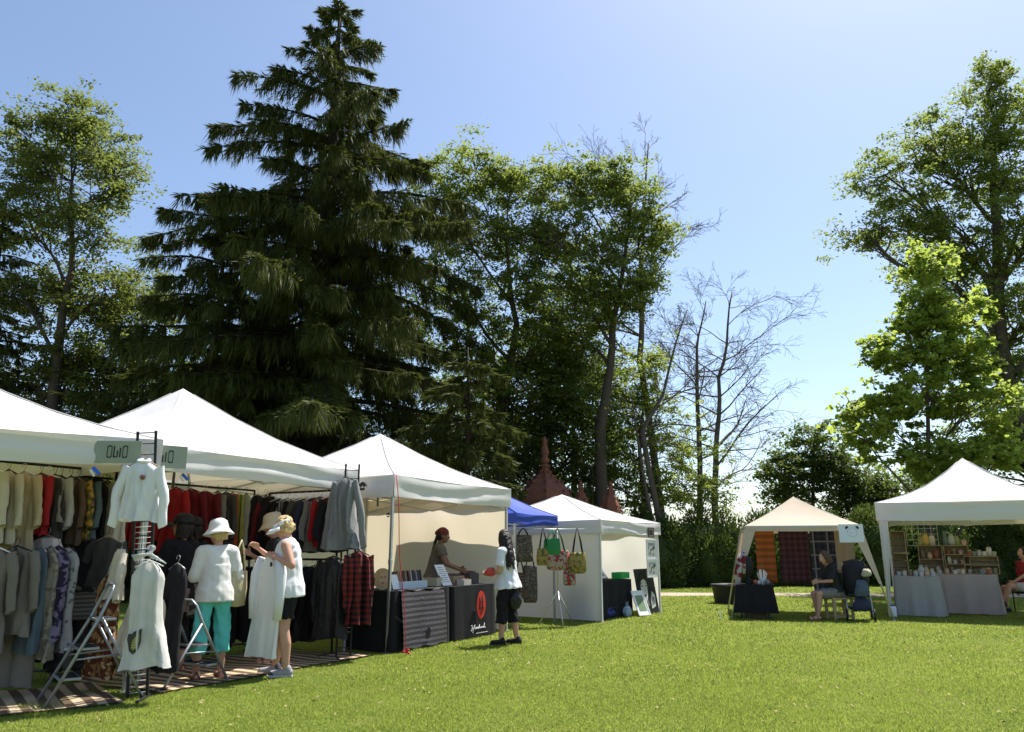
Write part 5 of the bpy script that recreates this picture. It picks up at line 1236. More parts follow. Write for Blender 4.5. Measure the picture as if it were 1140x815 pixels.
# book seller: two black tables along the front edge of her tent
tA, cA = table('folding_table', 'left black draped table with books under the cream walled tent', W2(FL3, U3, .04, -.02), U3, 1.28, .72, .76, M_blackcloth, seed=1, clabel='black cloth on the left book table, reaching the grass')
tB, cB = table('folding_table', 'right black draped table of the book seller, bearing a red oval emblem', W2(FL3, U3, 1.42, -.02), U3, 1.18, .72, .76, mat('black_banner_cloth', (.014, .013, .016), .85, .2, 6, .1, 200), seed=2, clabel='black cloth with red oval emblem and white script on the right book table', fold=.01)
sb = MB()
def bagf(i, j): return (.12 + .98 * i + .05 * j * (i - .3), -.05 - .07 * j - .02 * math.sin(i * 8 + 3 * j) * j, .74 - .70 * j + .01 * math.sin(i * 17))
sb.grid(bagf, 30, 16); sb.grid(lambda i, j: (.12 + .98 * i, -.05 + .3 * j, .755 + .012 * math.sin(i * 14 + j * 5)), 24, 5)
so = single(sb, 'garment_cover', mat('grey_striped_nylon', (.115, .10, .11), .5, .2, 5, .4, 40, pattern='stripe_z', col2=(.045, .038, .045), pscale=15), 'shiny dark grey striped cover draped over the front of the left book table', 'cover', None, (tA.location.x, tA.location.y, 0), tA.rotation_euler.z)
hl_ = MB(); hl_.prism([(.055 * math.cos(a), .075 * math.sin(a) + .02 * math.cos(a)) for a in [i * .5236 for i in range(12)]], (.62, -.135, .20), (1, 0, 0), (0, 0, 1), .004); hl_.build('dark_patch', M_black, so)
# emblem and script on the right cloth
e = MB(); e.prism([(.125 * math.cos(a), .20 * math.sin(a)) for a in [i * 2 * math.pi / 32 for i in range(32)]], (.72, -.050, .47), (1, 0, 0), (0, 0, 1), .006); eo = e.build('red_emblem', mat('red_print', (.62, .045, .03), .6, .06), cB)
g = MB(); yb = -.060
for pts in ([(-.05, .12), (-.045, .02), (-.055, -.07)], [(-.05, .03), (.01, .05), (.05, .10)], [(.02, .13), (.03, .0), (.05, -.09)], [(-.02, -.02), (.0, -.11), (-.02, -.15)], [(.0, -.05), (.06, -.02)], [(-.07, -.03), (-.02, -.03)]):
    g.tube([(.72 + x, yb, .47 + z) for x, z in pts], .006, 6)
g.build('emblem_glyph', M_black, cB)
s_ = MB()
def script(x0, z0, sc, seq):
    pts = []; x = x0
    for (dx, dz) in seq: x += dx * sc; pts.append((x, -.075, z0 + dz * sc))
    s_.tube(pts, .0035, 5)
script(.40, .135, 1, [(.0, .03), (.02, .06), (.03, .05), (-.01, .0), (-.03, -.02), (-.02, .0), (.05, .02), (.02, .03), (.01, -.03), (-.02, -.05), (-.01, -.02), (.05, .01), (.02, .06), (.005, .0), (.02, .0), (.01, .025), (.015, .0), (.015, .025), (.015, .0), (.02, .02), (.01, .0), (.02, .055), (.005, .0), (.02, .02), (.015, .02), (.0, -.002), (.02, .01), (.015, .025), (.015, .0), (.02, .02), (.015, .0), (.02, .07), (.0, .0), (.025, .005)])
s_.box((.70, -.083, .075), (.34, .002, .007)); s_.build('white_script', M_paper, cB)
# goods on the tables
M_bluebox = mat('pale_blue_card', (.52, .60, .66), .7, .05)
o = thing('book_box', 'pale blue open box holding a row of upright books', 'box', **on(tA, .70, .30, .762)); 
for (cx, cy, sx, sy) in ((0, -.14, .56, .006), (0, .14, .56, .006), (-.28, 0, .006, .274), (.28, 0, .006, .274)):
    b = MB(); b.box((cx, cy, .05), (sx, sy, .10)); b.build('side', M_bluebox, o)
b = MB(); b.box((0, 0, .004), (.55, .27, .006)); b.build('bottom', M_bluebox, o)
bc = [(.35, .16, .10), (.50, .42, .30), (.08, .06, .05), (.30, .22, .12), (.05, .06, .07), (.12, .03, .03), (.45, .40, .33), (.06, .05, .05), (.03, .03, .05), (.30, .28, .26), (.09, .07, .10), (.04, .05, .05)]
bl = ['rust', 'cream', 'dark brown', 'tan', 'slate', 'maroon', 'ivory', 'charcoal', 'midnight blue', 'light grey', 'plum', 'black green']
for i, c in enumerate(bc):
    bk = thing('book', '%s book standing tilted in the pale blue box' % bl[i], 'book', **on(tA, .46 + .044 * i, .30, .775), group='books in the pale blue box'); bk.rotation_euler = (R(-8), R(-12 + 3 * (i % 4)), tA.rotation_euler.z)
    b = MB(); b.box((-.0115, 0, .11), (.003, .16, .22)); b.box((.0115, 0, .11), (.003, .16, .22)); b.box((0, -.08, .11), (.026, .003, .22)); b.build('cover', mat('book_cover_%s' % bl[i].replace(' ', '_'), c, .55, .15), bk)
    b = MB(); b.box((0, .002, .11), (.019, .152, .21)); b.build('pages', M_paper, bk)
fp = thing('round_print', 'round wooden plaque with a painted face at the left end of the book table', 'plaque', **on(tA, .10, .25, .765)); fp.rotation_euler.z += R(-25)
b = MB(); b.prism([(.13 * math.cos(a), .14 + .14 * math.sin(a)) for a in [i * .2618 for i in range(24)]], (0, 0, 0), (1, 0, 0), (0, 0, 1), -.02); b.build('plaque', mat('ochre_wood', (.42, .30, .14), .7, .2), fp)
b = MB(); b.prism([(.07 * math.cos(a), .14 + .09 * math.sin(a)) for a in [i * .2618 for i in range(24)]], (0, -.003, 0), (1, 0, 0), (0, 0, 1), .003); b.build('painted_face', mat('painted_skin', (.50, .30, .18), .7, .2), fp)
b = MB(); b.box((-.028, -.009, .165), (.03, .003, .012)); b.box((.028, -.009, .165), (.03, .003, .012)); b.box((0, -.009, .09), (.045, .003, .012)); b.build('painted_features', M_dwood, fp)
lf_ = thing('leaflet', 'white leaflet leaning against the pale blue box', 'leaflet', **on(tA, .34, .20, .765)); lf_.rotation_euler.x = R(-18)
b = MB(); b.box((0, 0, .10), (.15, .003, .20)); b.build('sheet', M_paper, lf_)
sg = thing('price_sign', 'tilted white price sign with fine print on the right book table', 'sign', **on(tB, .18, .20, .765)); sg.rotation_euler.x = R(-30)
b = MB(); b.box((0, 0, .17), (.24, .006, .34)); b.build('card', M_paper, sg)
b = MB(); b.bar((0, .02, .28), (0, .18, .03), .012); b.build('prop', M_wood, sg)
b = MB()
for k in range(8): b.box((-.01 + .01 * (k % 3), -.0045, .29 - .033 * k), (.13 + .02 * (k % 4), .002, .008))
b.build('lettering', mat('grey_ink', (.18, .18, .20), .8), sg)
for k, (x, y, w, d, h, c, lb) in enumerate(((.02, .34, .14, .2, .12, (.52, .46, .33), 'cream card box left of the tilted price sign'), (.52, .38, .30, .3, .13, (.34, .25, .15), 'open wooden crate of prints near the hands of the customer'), (.90, .30, .26, .22, .16, (.07, .06, .06), 'dark display box with stacked cards in front of the customer'), (.50, .12, .20, .12, .08, (.55, .50, .42), 'low cream tray of cards behind the price sign'))):
    o = thing('display_box', lb, 'box', **on(tB, x, y, .762)); m = mat('display_box_%d' % k, c, .75, .2, 8)
    for (cx, cy, sx, sy) in ((0, -d / 2, w, .008), (0, d / 2, w, .008), (-w / 2, 0, .008, d - .01), (w / 2, 0, .008, d - .01)):
        b = MB(); b.box((cx, cy, h / 2), (sx, sy, h)); b.build('side', m, o)
    b = MB()
    for q in range(7): b.box((-w / 2 + w * (q + .7) / 8, 0, h * .62), (w / 13, d * .8, h * (1.0 + .12 * (q % 3))))
    b.build('cards', mat('assorted_cards', (.52, .49, .45), .7, .3, 12, pattern='patch', col2=(.10, .09, .09), col3=(.35, .12, .10)), o)
pu = thing('purse', 'red purse in the hands of the customer in the white tee', 'purse', at(546, 637, 10.95), R(20)); b = MB(); b.ell((0, 0, 0), (.085, .045, .06), 12); skin_mesh(b, 'pouch', mat('red_leather', (.50, .05, .05), .5, .15), pu, .01, 2, .004, 60)
b = MB(); b.tube([(-.07, 0, .05), (0, 0, .068), (.07, 0, .05)], .006, 6); b.build('zip', M_steel, pu)
hbg = thing('shoulder_bag', 'black shoulder bag at the hip of the customer in the white tee', 'bag', at(574, 668, 11.05), R(60)); b = MB(); b.ell((0, 0, 0), (.15, .07, .13), 14); skin_mesh(b, 'bag_body', M_black, hbg, .012, 2, .008, 30); b = MB(); b.tube([(-.12, 0, .08), (-.05, .02, .45), (.0, .03, .62), (.05, .02, .45), (.12, 0, .08)], .011, 6); b.build('strap', M_black, hbg)
tote = thing('shoulder_bag', 'tan straw tote on the right side of the woman in turquoise capris', 'bag', at(265, 655, 8.42), R(70)); b = MB(); b.loft([(0, 0, .18, .11, .05), (0, 0, 0, .13, .06), (.01, 0, -.18, .11, .045), (.01, 0, -.19, .02, .01)], 18, False, .08, 3); b.build('bag_body', M_straw, tote); b = MB(); b.tube([(-.09, 0, .17), (-.05, 0, .40), (0, 0, .50), (.05, 0, .40), (.09, 0, .17)], .01, 6); b.build('strap', M_straw, tote)
pb = thing('shoulder_bag', 'black and white patterned bag beside the blush skirt', 'bag', at(222, 667, 8.5), R(30)); b = MB(); b.loft([(0, 0, .16, .09, .04), (0, 0, 0, .12, .06), (0, 0, -.18, .11, .05), (0, 0, -.20, .03, .02)], 18, True, .1, 4); b.build('bag_body', mat('black_white_print', (.03, .03, .03), .7, .2, pattern='patch', col2=(.32, .30, .29), pscale=2), pb); b = MB(); b.tube([(-.07, 0, .15), (-.03, 0, .5), (0, 0, .62), (.03, 0, .5), (.07, 0, .15)], .008, 6); b.build('strap', M_black, pb)
# red guy rope at the corner of the book tent
rp = thing('guy_rope', 'thin red guy rope hanging from the tent corner to the grass with a knot', 'rope', (0, 0, 0)); b = MB(); a0, a1 = at(441, 527, 10.06), at(452, 724, 9.95); a1.z = .03
b.tube([a0.lerp(a1, i / 10) + Vector((.012 * math.sin(i), 0, 0)) for i in range(11)], .006, 6); b.build('rope', mat('red_rope', (.55, .03, .04), .7, .1), rp)
b = MB(); 
for k in range(6): b.ell(a1 + Vector((.03 * math.cos(k * 1.3), .02 * math.sin(k * 2.1), .005 + .008 * k)), (.022, .016, .014), 8)
b.build('knot', MATS['red_rope'], rp)
# bag stand in front of the blue tent
st = thing('bag_stand', 'chrome tripod stand with crossbar hung with colourful bags', 'display stand', (.80, 13.7, 0), R(10))
b = MB(); b.tube([(0, 0, .45), (0, 0, 1.62)], .011, 8); b.build('pole', M_alum, st)
for k in range(3):
    a = R(30 + 120 * k); b = MB(); b.tube([(.0, 0, .58), (.36 * math.cos(a), .36 * math.sin(a), .012)], .010, 8); b.build('leg', M_alum, st)
b = MB(); b.tube([(-.78, 0, 1.63), (.5, 0, 1.63)], .010, 8); b.build('crossbar', M_alum, st)
def bag(label, x, z, w, h, m, strap, sl, dz=0, m2=None):
    p = st.matrix_basis @ Vector((x, -.03, 1.63 + dz)); o = thing('hanging_bag', label, 'bag', p, R(10 + random.uniform(-14, 14)), 'bags on the tripod stand')
    b = MB(); zt = -sl; b.loft([(0, 0, zt, w * .42, .02), (0, 0, zt - .03, w * .46, .035), (0, 0, zt - h * .5, w * .5, .055), (.0, 0, zt - h * .9, w * .48, .05), (0, 0, zt - h, w * .40, .03)], 20, True, .10, 3, x * 9); b.build('bag_body', m, o)
    for sx in (-1, 1):
        b = MB(); b.tube([(sx * w * .30, -.02, zt - .04), (sx * w * .18, -.015, zt * .5), (sx * .01, 0, .012), (sx * w * .18, .015, zt * .5), (sx * w * .30, .02, zt - .04)], .009, 6); b.build('strap', strap, o)
    return o
M_bagdark = mat('dark_brown_patchwork', (.065, .045, .035), .75, .2, 8, pattern='floral', col2=(.15, .12, .09), col3=(.03, .03, .03), pscale=2.2)
M_bagfl = mat('red_floral_bag_cloth', (.36, .27, .19), .75, .2, 8, pattern='floral', col2=(.26, .03, .035), col3=(.05, .03, .04), pscale=1.0)
M_bagy = mat('yellow_green_bag_cloth', (.28, .22, .05), .75, .2, 8, pattern='floral', col2=(.07, .09, .03), col3=(.30, .08, .04), pscale=1.2)
M_bagg = mat('green_bag_cloth', (.03, .20, .06), .75, .2, 8)
st.rotation_euler.z = R(10); bpy.context.view_layer.update()
bag('dark brown patchwork backpack at the left end of the stand', -.62, 0, .36, .46, M_bagdark, M_black, .10)
bag('long dark brown patchwork bag below the backpack', -.50, 0, .26, .62, M_bagdark, M_bagdark, .22, -.40)
bag('brown striped bag hanging low at the far left of the stand', -.68, 0, .26, .42, mat('brown_striped_bag', (.14, .08, .05), .8, .2, pattern='stripe_z', col2=(.05, .03, .02), pscale=20), M_black, .22, -.52)
bag('plain green tote at the back of the stand', -.10, 0, .30, .30, M_bagg, M_bagg, .14, -.02)
bag('small yellow green bag left of the red floral tote', -.26, 0, .24, .30, M_bagy, M_black, .32)
bag('wide red floral tote with dark green straps in the centre of the stand', .0, 0, .44, .34, M_bagfl, mat('dark_green_strap', (.02, .07, .035), .8), .36)
bag('yellow and red bag with wide black strap at the right end of the stand', .36, 0, .34, .36, M_bagy, M_black, .40)
bag('small red patchwork pouch hanging lowest on the stand', .20, 0, .24, .26, M_bagfl, mat('red_strap', (.45, .05, .04), .7), .28, -.42)
# low white tent: print table, framed pictures, poster
tC, cC = table('folding_table', 'black draped table with framed prints inside the low white tent', W2(FL4, U4, .22, .22), U4, 1.45, .6, .70, M_blackcloth, seed=5, clabel='black cloth on the print table of the low white tent')
def picture(label, pos, rz, w, h, fm, pm, tilt=0, name='framed_print', mount=None, cat='picture', group=None):
    o = thing(name, label, cat, pos, rz, group, tilt=(R(tilt), 0))
    for (cx, cz, sx, sz) in ((0, h - .012, w, .024), (0, .012, w, .024), (-w / 2 + .012, h / 2, .024, h - .05), (w / 2 - .012, h / 2, .024, h - .05)):
        b = MB(); b.box((cx, 0, cz), (sx, .02, sz)); b.build('frame', fm, o)
    b = MB(); b.box((0, .004, h / 2), (w - .03, .008, h - .03)); b.build('mount', mount or M_paper, o)
    b = MB(); b.box((0, -.002, h / 2), (w * .62, .004, h * .62)); b.build('image', pm, o)
    return o
M_print1 = mat('dark_landscape_print', (.16, .20, .19), .6, .5, 6, pattern='floral', col2=(.05, .07, .06), pscale=.4)
M_print2 = mat('ink_sketch_print', (.66, .64, .58), .7, .1, 6, pattern='floral', col2=(.10, .10, .10), pscale=.7)
r4 = math.atan2(U4[1], U4[0])
pp = loc(tC, .45, .30, .715); picture('large framed landscape print leaning on the print table', pp, r4, .42, .50, M_wpaint, M_print1, -14)
pp = loc(tC, .98, .36, .715); picture('small framed grey print lying back on the print table', pp, r4, .34, .30, M_wpaint, mat('grey_print', (.30, .33, .36), .6, .3), -40)
bx_ = thing('bin', 'bright green plastic bin on the print table', 'bin', **on(tC, 1.20, .10, .715)); m_ = mat('bright_green_plastic', (.03, .36, .09), .4, .05)
for (cx, cy, sx, sy) in ((0, -.1, .38, .01), (0, .1, .38, .01), (-.19, 0, .01, .19), (.19, 0, .01, .19)):
    b = MB(); b.box((cx, cy, .06), (sx, sy, .12)); b.build('side', m_, bx_)
b = MB(); b.box((0, 0, .006), (.36, .18, .008)); b.build('bottom', m_, bx_)
def post(x, y, z): return Vector((*W2(FL4, U4, x, y), z))
for k, (z, w, h, lb) in enumerate(((1.52, .28, .20, 'small dark photograph clipped to the valance of the low white tent'), (1.08, .52, .40, 'upper ink sketch print hanging at the right post of the low white tent'), (.72, .52, .36, 'lower ink sketch print hanging at the right post of the low white tent'))):
    picture(lb, post(2.15, -.05, z), r4, w, h, M_paper if k else M_dwood, M_print2 if k else M_dwood, 0, 'hanging_print', group='prints hung at the post of the low white tent')
# large black and white portrait poster on the grass
pt = thing('portrait_poster', 'large black and white portrait of a dark haired woman leaning at the tent post', 'poster', post(2.12, .02, 0), r4, tilt=(R(-9), 0))
b = MB(); b.box((0, 0, .45), (.86, .025, .90)); soften(b.build('board', M_black, pt), .003)
def flat(outl, y, m, nm): q = MB(); q.prism(outl, (0, y, 0), (1, 0, 0), (0, 0, 1), .002); return q.build(nm, m, pt)
M_pwhite = mat('poster_white', (.62, .62, .60), .6, .05); M_pgrey = mat('poster_grey', (.20, .20, .20), .6, .2)
flat([(-.12 + .17 * math.cos(a) * (1 if math.sin(a) > 0 else .86), .50 + .25 * math.sin(a)) for a in [i * .2244 for i in range(28)]], -.0135, M_pwhite, 'face')
flat([(-.33, .60), (-.30, .75), (-.16, .84), (.03, .80), (.10, .62), (.06, .50), (.03, .64), (-.08, .70), (-.22, .66), (-.29, .52)], -.0165, M_black, 'dark_hair')
for sx in (-.20, -.02):
    flat([(sx - .045, .555), (sx, .575), (sx + .045, .555), (sx, .54)], -.0165, M_black, 'painted_eye'); flat([(sx - .05, .605), (sx, .622), (sx + .05, .605), (sx, .61)], -.0165, M_black, 'painted_brow')
flat([(-.165, .375), (-.11, .395), (-.055, .375), (-.11, .345)], -.0165, M_black, 'painted_lips'); flat([(-.10, .53), (-.085, .45), (-.12, .445)], -.0165, M_pgrey, 'painted_nose')
flat([(-.16, .26), (-.02, .28), (.02, .18), (-.20, .10)], -.0135, M_pgrey, 'neck'); flat([(.10, .10), (.30, .14), (.34, .36), (.22, .44), (.12, .30)], -.0135, M_pwhite, 'light_shape'); flat([(.14, .16), (.26, .2), (.27, .32), (.18, .34)], -.0165, M_pgrey, 'grey_shape')
fr = picture('small framed leaf print leaning on its side against the portrait poster', post(1.55, -.12, .02), r4 - .3, .34, .50, M_wpaint, mat('leaf_print', (.20, .28, .16), .7, .3), -24)
bn = thing('storage_bag', 'blue storage bag under the print table', 'bag', post(.75, .32, .12), r4); b = MB(); b.ell((0, 0, 0), (.30, .16, .12), 14); skin_mesh(b, 'bag_body', mat('blue_nylon', (.02, .035, .22), .5, .1), bn, .015, 2, .012, 20)
b = MB(); b.tube([(-.12, -.14, .04), (0, -.2, .09), (.12, -.14, .04)], .012, 6); b.build('handle', M_black, bn)
pbg = thing('plastic_bag', 'pale blue plastic bag on the grass beside the portrait poster', 'bag', post(1.25, .12, .10), r4); b = MB(); b.ell((0, 0, 0), (.11, .09, .11), 12); skin_mesh(b, 'bag_body', mat('pale_blue_plastic', (.40, .52, .66), .35, .1, transl=.3), pbg, .012, 2, .014, 30); b = MB(); b.tube([(-.05, 0, .09), (-.03, 0, .18), (.0, 0, .12), (.04, 0, .19), (.05, 0, .09)], .008, 6); b.build('handle', MATS['pale_blue_plastic'], pbg)
# tan gazebo
tD, cD = table('low_table', 'small black draped table on a wooden base at the left of the tan gazebo', tuple(at(822, 686, 15.0).xy), UT, .66, .5, .62, M_blackcloth, .50, 7, clabel='black cloth on the small table under the tan gazebo', flare=.06)
wb_ = MB(); wb_.box((.33, .25, .06), (.40, .34, .12)); wo = wb_.build('base', M_dwood, tD)
ds = thing('scarf_display', 'black rounded display head wrapped with a dark red and white scarf', 'display', **on(tD, .24, .25, .622)); b = MB(); b.lathe([(.07, 0), (.05, .03), (.045, .18), (.10, .25), (.115, .36), (.09, .48), (.02, .53)], n=18); b.build('stand', M_black, ds)
b = MB(); b.tube([(-.08, -.02, .62), (-.13, -.03, .45), (-.17, -.03, .25), (-.20, -.04, .05), (-.22, -.05, -.08)], [.02, .06, .075, .07, .03], 10); b.tube([(-.05, -.03, .60), (-.04, -.06, .40), (-.08, -.07, .2)], [.02, .05, .03], 8); b.build('scarf', mat('dark_red_white_scarf', (.18, .02, .025), .9, .2, pattern='patch', col2=(.40, .36, .33), pscale=1.2), ds)
jr = thing('tool_jar', 'clear jar of pale spindles on the small black table', 'jar', **on(tD, .50, .2, .622)); b = MB(); b.lathe([(.06, 0), (.065, .10), (.06, .12)], n=14); b.build('jar', M_clear, jr); b = MB()
for k in range(9): b.bar((.03 * math.cos(k), .03 * math.sin(k), .02), (.09 * math.cos(k), .09 * math.sin(k), .22 + .03 * (k % 3)), .014)
b.build('spindles', M_paper, jr)
for k, (x, z) in enumerate(((.36, .05), (.42, .04), (.58, .05))):
    y_ = thing('yarn_ball', ['small rust yarn ball left of the clear jar', 'small pale yarn ball beside the clear jar', 'small grey yarn ball right of the clear jar'][k], 'yarn', **on(tD, x, .12, .622), group='yarn balls on the small black table'); b = MB(); b.ell((0, 0, z), (z, z, z), 10); b.build('yarn', mat('yarn_%d' % k, [(.35, .12, .07), (.55, .52, .50), (.22, .22, .26)][k], .95, .3, 40, .8, 90), y_); b = MB(); b.tube([(z, 0, z), (z + .03, -.02, .006), (z + .06, 0, .006)], .004, 5); b.build('loose_end', MATS['yarn_%d' % k], y_)
gp = lambda x, y, z: Vector((*W2(FLT, UT, x, y), z))
def blanket(label, x, w, L, m, y=1.95, fringe=True, seed=0):
    o = thing('hanging_blanket', label, 'blanket', gp(x, y, 1.66), math.atan2(UT[1], UT[0]), 'blankets under the tan gazebo')
    b = MB(); b.grid(lambda i, j: ((i - .5) * w, .02 * math.sin(i * 12 + seed) * (.3 + j) + .01, -L * j), 20, 12); b.grid(lambda i, j: ((i - .5) * w, .035 + .02 * math.sin(i * 12 + seed) * (.3 + j), -L * .9 * j), 20, 12); b.build('cloth', m, o)
    if fringe:
        f = MB()
        for k in range(24): f.bar(((k / 23 - .5) * w, .01 + .02 * math.sin(k / 23 * 12 + seed) * 1.3, -L), ((k / 23 - .5) * w + .004 * math.sin(k), .01 + .02 * math.sin(k / 23 * 12 + seed) * 1.3, -L - .07), .006)
        f.build('fringe', m, o)
    b = MB(); b.tube([(-w / 2 - .03, .02, .01), (w / 2 + .03, .02, .01)], .010, 6); b.build('rod', M_wood, o)
    return o
blanket('orange brown woven blanket with gold bands hanging left in the tan gazebo', .50, .40, 1.02, mat('orange_woven', (.42, .12, .035), .95, .12, 8, .4, 160, pattern='stripe_z', col2=(.24, .085, .03), pscale=7), seed=1)
blanket('dark plum checked blanket hanging in the middle of the tan gazebo', 1.10, .62, 1.05, mat('plum_check', (.05, .018, .03), .95, .12, 8, .4, 160, pattern='plaid', col2=(.09, .045, .06), pscale=8), seed=2)
blanket('navy plaid blanket hanging almost to the grass in the tan gazebo', 1.72, .56, 1.38, mat('navy_plaid', (.018, .022, .05), .95, .12, 8, .4, 160, pattern='plaid', col2=(.045, .05, .09), col3=(.20, .20, .24), pscale=7), seed=3)
blanket('short beige woven blanket hanging behind the white sign of the tan gazebo', 2.02, .36, .78, mat('beige_woven', (.36, .27, .18), .95, .12, 8, .4, 160), y=1.3, seed=4)
sgn = thing('gazebo_sign', 'white square sign with round face mark and two dark ears on the tan gazebo', 'sign', gp(1.94, -.05, 1.40), math.atan2(UT[1], UT[0])); b = MB(); b.box((0, 0, .18), (.44, .008, .34)); b.build('card', mat('blue_white_card', (.70, .74, .80), .7, .03), sgn)
b = MB(); k = 20
for i in range(k): a0_, a1_ = 2 * math.pi * i / k, 2 * math.pi * (i + 1) / k; b.bar((.02 + .085 * math.cos(a0_), -.006, .20 + .085 * math.sin(a0_)), (.02 + .085 * math.cos(a1_), -.006, .20 + .085 * math.sin(a1_)), .003, .005)
b.box((.0, -.006, .19), (.018, .003, .018)); b.build('circle_mark', mat('grey_blue_ink', (.34, .37, .42), .7), sgn)
for sx in (-1, 1): b = MB(); b.prism([(.02 + sx * .07, .285), (.02 + sx * .11, .25), (.02 + sx * .125, .285), (.02 + sx * .10, .315), (.02 + sx * .06, .31)][::sx], (0, -.005, 0), (1, 0, 0), (0, 0, 1), .003); b.build('ear_mark', M_black, sgn)
sp_ = at(934, 684, 14.9)
stl = thing('wooden_stool', 'low pale wooden stool under the seated person in the tan gazebo', 'stool', (sp_.x + .02, 14.9, 0), R(8)); b = MB(); b.box((0, 0, .385), (.42, .34, .03)); soften(b.build('seat', M_wood, stl), .006)
for sx in (-1, 1):
    for sy in (-1, 1): b = MB(); b.box((sx * .18, sy * .14, .186), (.045, .045, .368)); soften(b.build('leg', M_wood, stl), .004)
b = MB(); b.box((0, -.14, .06), (.31, .03, .04)); b.build('stretcher', M_wood, stl); b = MB(); b.box((0, .14, .06), (.31, .03, .04)); b.build('stretcher', M_wood, stl)
# stroller
sr_p = at(957, 684, 14.75); sr = thing('stroller', 'black stroller with hood and bags hanging from it beside the wooden stool', 'stroller', (sr_p.x, 14.75, 0), R(-20))
b = MB(); b.loft([(0, .06, .42, .20, .24), (0, .06, .70, .23, .27), (0, .08, .95, .23, .25), (0, .09, 1.06, .17, .18), (0, .10, 1.10, .04, .04)], 18, True); b.build('hood', mat('black_stroller_cloth', (.02, .02, .022), .8, .2, 8, .3, 80), sr)
b = MB(); b.box((0, -.02, .46), (.36, .40, .05)); b.box((0, .16, .66), (.34, .05, .40)); soften(b.build('seat', M_black, sr), .015)
for sx in (-1, 1):
    b = MB(); b.tube([(sx * .21, -.32, .12), (sx * .21, .05, .50), (sx * .20, .38, 1.0), (sx * .19, .44, 1.04)], .013, 8); b.build('frame_side', M_steel, sr)
    b = MB(); b.tube([(sx * .21, .34, .12), (sx * .21, .05, .50)], .013, 8); b.build('rear_strut', M_steel, sr)
    for y in (-.32, .34):
        b = MB(); pts = [(sx * .23, y + .10 * math.cos(a), .115 + .10 * math.sin(a)) for a in [i * .3927 for i in range(17)]]; b.tube(pts, .016, 8, False); wo_ = b.build('wheel', M_black, sr)
        b = MB(); b.tube([(sx * .215, y, .115), (sx * .245, y, .115)], .035, 10); 
        for q in range(6): b.bar((sx * .23, y, .115), (sx * .23, y + .095 * math.cos(q * 1.047), .115 + .095 * math.sin(q * 1.047)), .008)
        b.build('hub', M_steel, wo_)
b = MB(); b.tube([(-.19, .44, 1.04), (.19, .44, 1.04)], .016, 8); b.build('handle', M_black, sr)
b = MB(); b.box((0, .05, .22), (.34, .42, .03)); b.build('basket', M_black, sr)
for (x, y, z, rx, rz_, c, lb) in ((-.04, -.27, .58, .14, .15, (.07, .095, .13), 'faded blue cloth bag hanging on the front of the stroller'), (.09, -.24, .86, .10, .07, (.36, .34, .24), 'pale cream pouch hanging at the hood of the stroller'), (-.05, -.22, .30, .18, .13, (.03, .035, .07), 'dark navy bag under the stroller seat')):
    q = thing('cloth_bag', lb, 'bag', sr.matrix_basis @ Vector((x, y, z)) if False else (sr_p.x + x, 14.75 + y, z), 0, 'bags on the stroller'); b = MB(); b.loft([(0, 0, rz_, rx * .5, .04), (.01, -.02, rz_ * .5, rx * .8, .06), (0, -.03, -rz_ * .4, rx * .95, .07), (-.01, -.02, -rz_ * .9, rx * .8, .05)], 18, True, .16, 5); skin_mesh(b, 'bag_body', mat('stroller_bag_%s' % lb.split()[0], c, .85, .25, 9), q, .014, 2, .012, 24); b = MB(); b.tube([(-rx * .5, 0, rz_ * .8), (0, 0, rz_ + .07), (rx * .5, 0, rz_ * .8)], .008, 6); b.build('strap', M_black, q)
pl = thing('planter', 'large black round planter tub on the grass behind the tan gazebo', 'planter', (at(815, 660, 19.2).x, 19.2, 0)); b = MB(); b.lathe([(.42, 0), (.47, .38), (.50, .40), (.50, .45), (.45, .45), (.43, .36)], n=32, cap=False); b.build('tub', mat('black_plastic', (.022, .022, .024), .55, .1), pl); b = MB(); b.lathe([(.001, .37), (.44, .37)], n=32, cap=False); b.build('soil', mat('dark_soil', (.04, .03, .02), .95, .4, 30, .8, 60), pl)
stk = thing('ground_stake', 'small white t shaped stake in the lawn by the left gazebo leg', 'stake', tuple(at(802, 689, 14.7).xy) + (0,)); b = MB(); b.box((0, 0, .07), (.014, .014, .14)); b.build('spike', M_wpaint, stk); b = MB(); b.box((0, 0, .147), (.08, .014, .014)); b.build('crossbar', M_wpaint, stk)
# right tent: linen tables, crates, goods
M_lin = mat('grey_linen', (.36, .34, .32), .92, .1, 6, .3, 160); M_linp = mat('rosy_linen', (.42, .35, .325), .92, .1, 6, .3, 160)
gR = lambda x, y: W2(FLR, UR, x, y)
tE, cE = table('folding_table', 'short grey linen table at the left front of the right tent', gR(.16, .15), UR, .80, .75, .76, M_lin, seed=11, clabel='grey linen cloth on the short front table', fold=.035)
tF, cF = table('folding_table', 'long rosy linen table across the back left of the right tent', gR(.75, 1.15), UR, 1.25, .72, .78, M_linp, seed=12, clabel='rosy linen cloth on the long back table', fold=.045)
tH, cH = table('folding_table', 'grey linen table cut by the right edge of the picture', gR(2.45, .25), UR, .9, .75, .76, M_lin, seed=13, clabel='grey linen cloth on the table at the right picture edge', fold=.035)
M_crate = mat('weathered_crate_wood', (.36, .27, .17), .85, .3, 14, .3, 60)
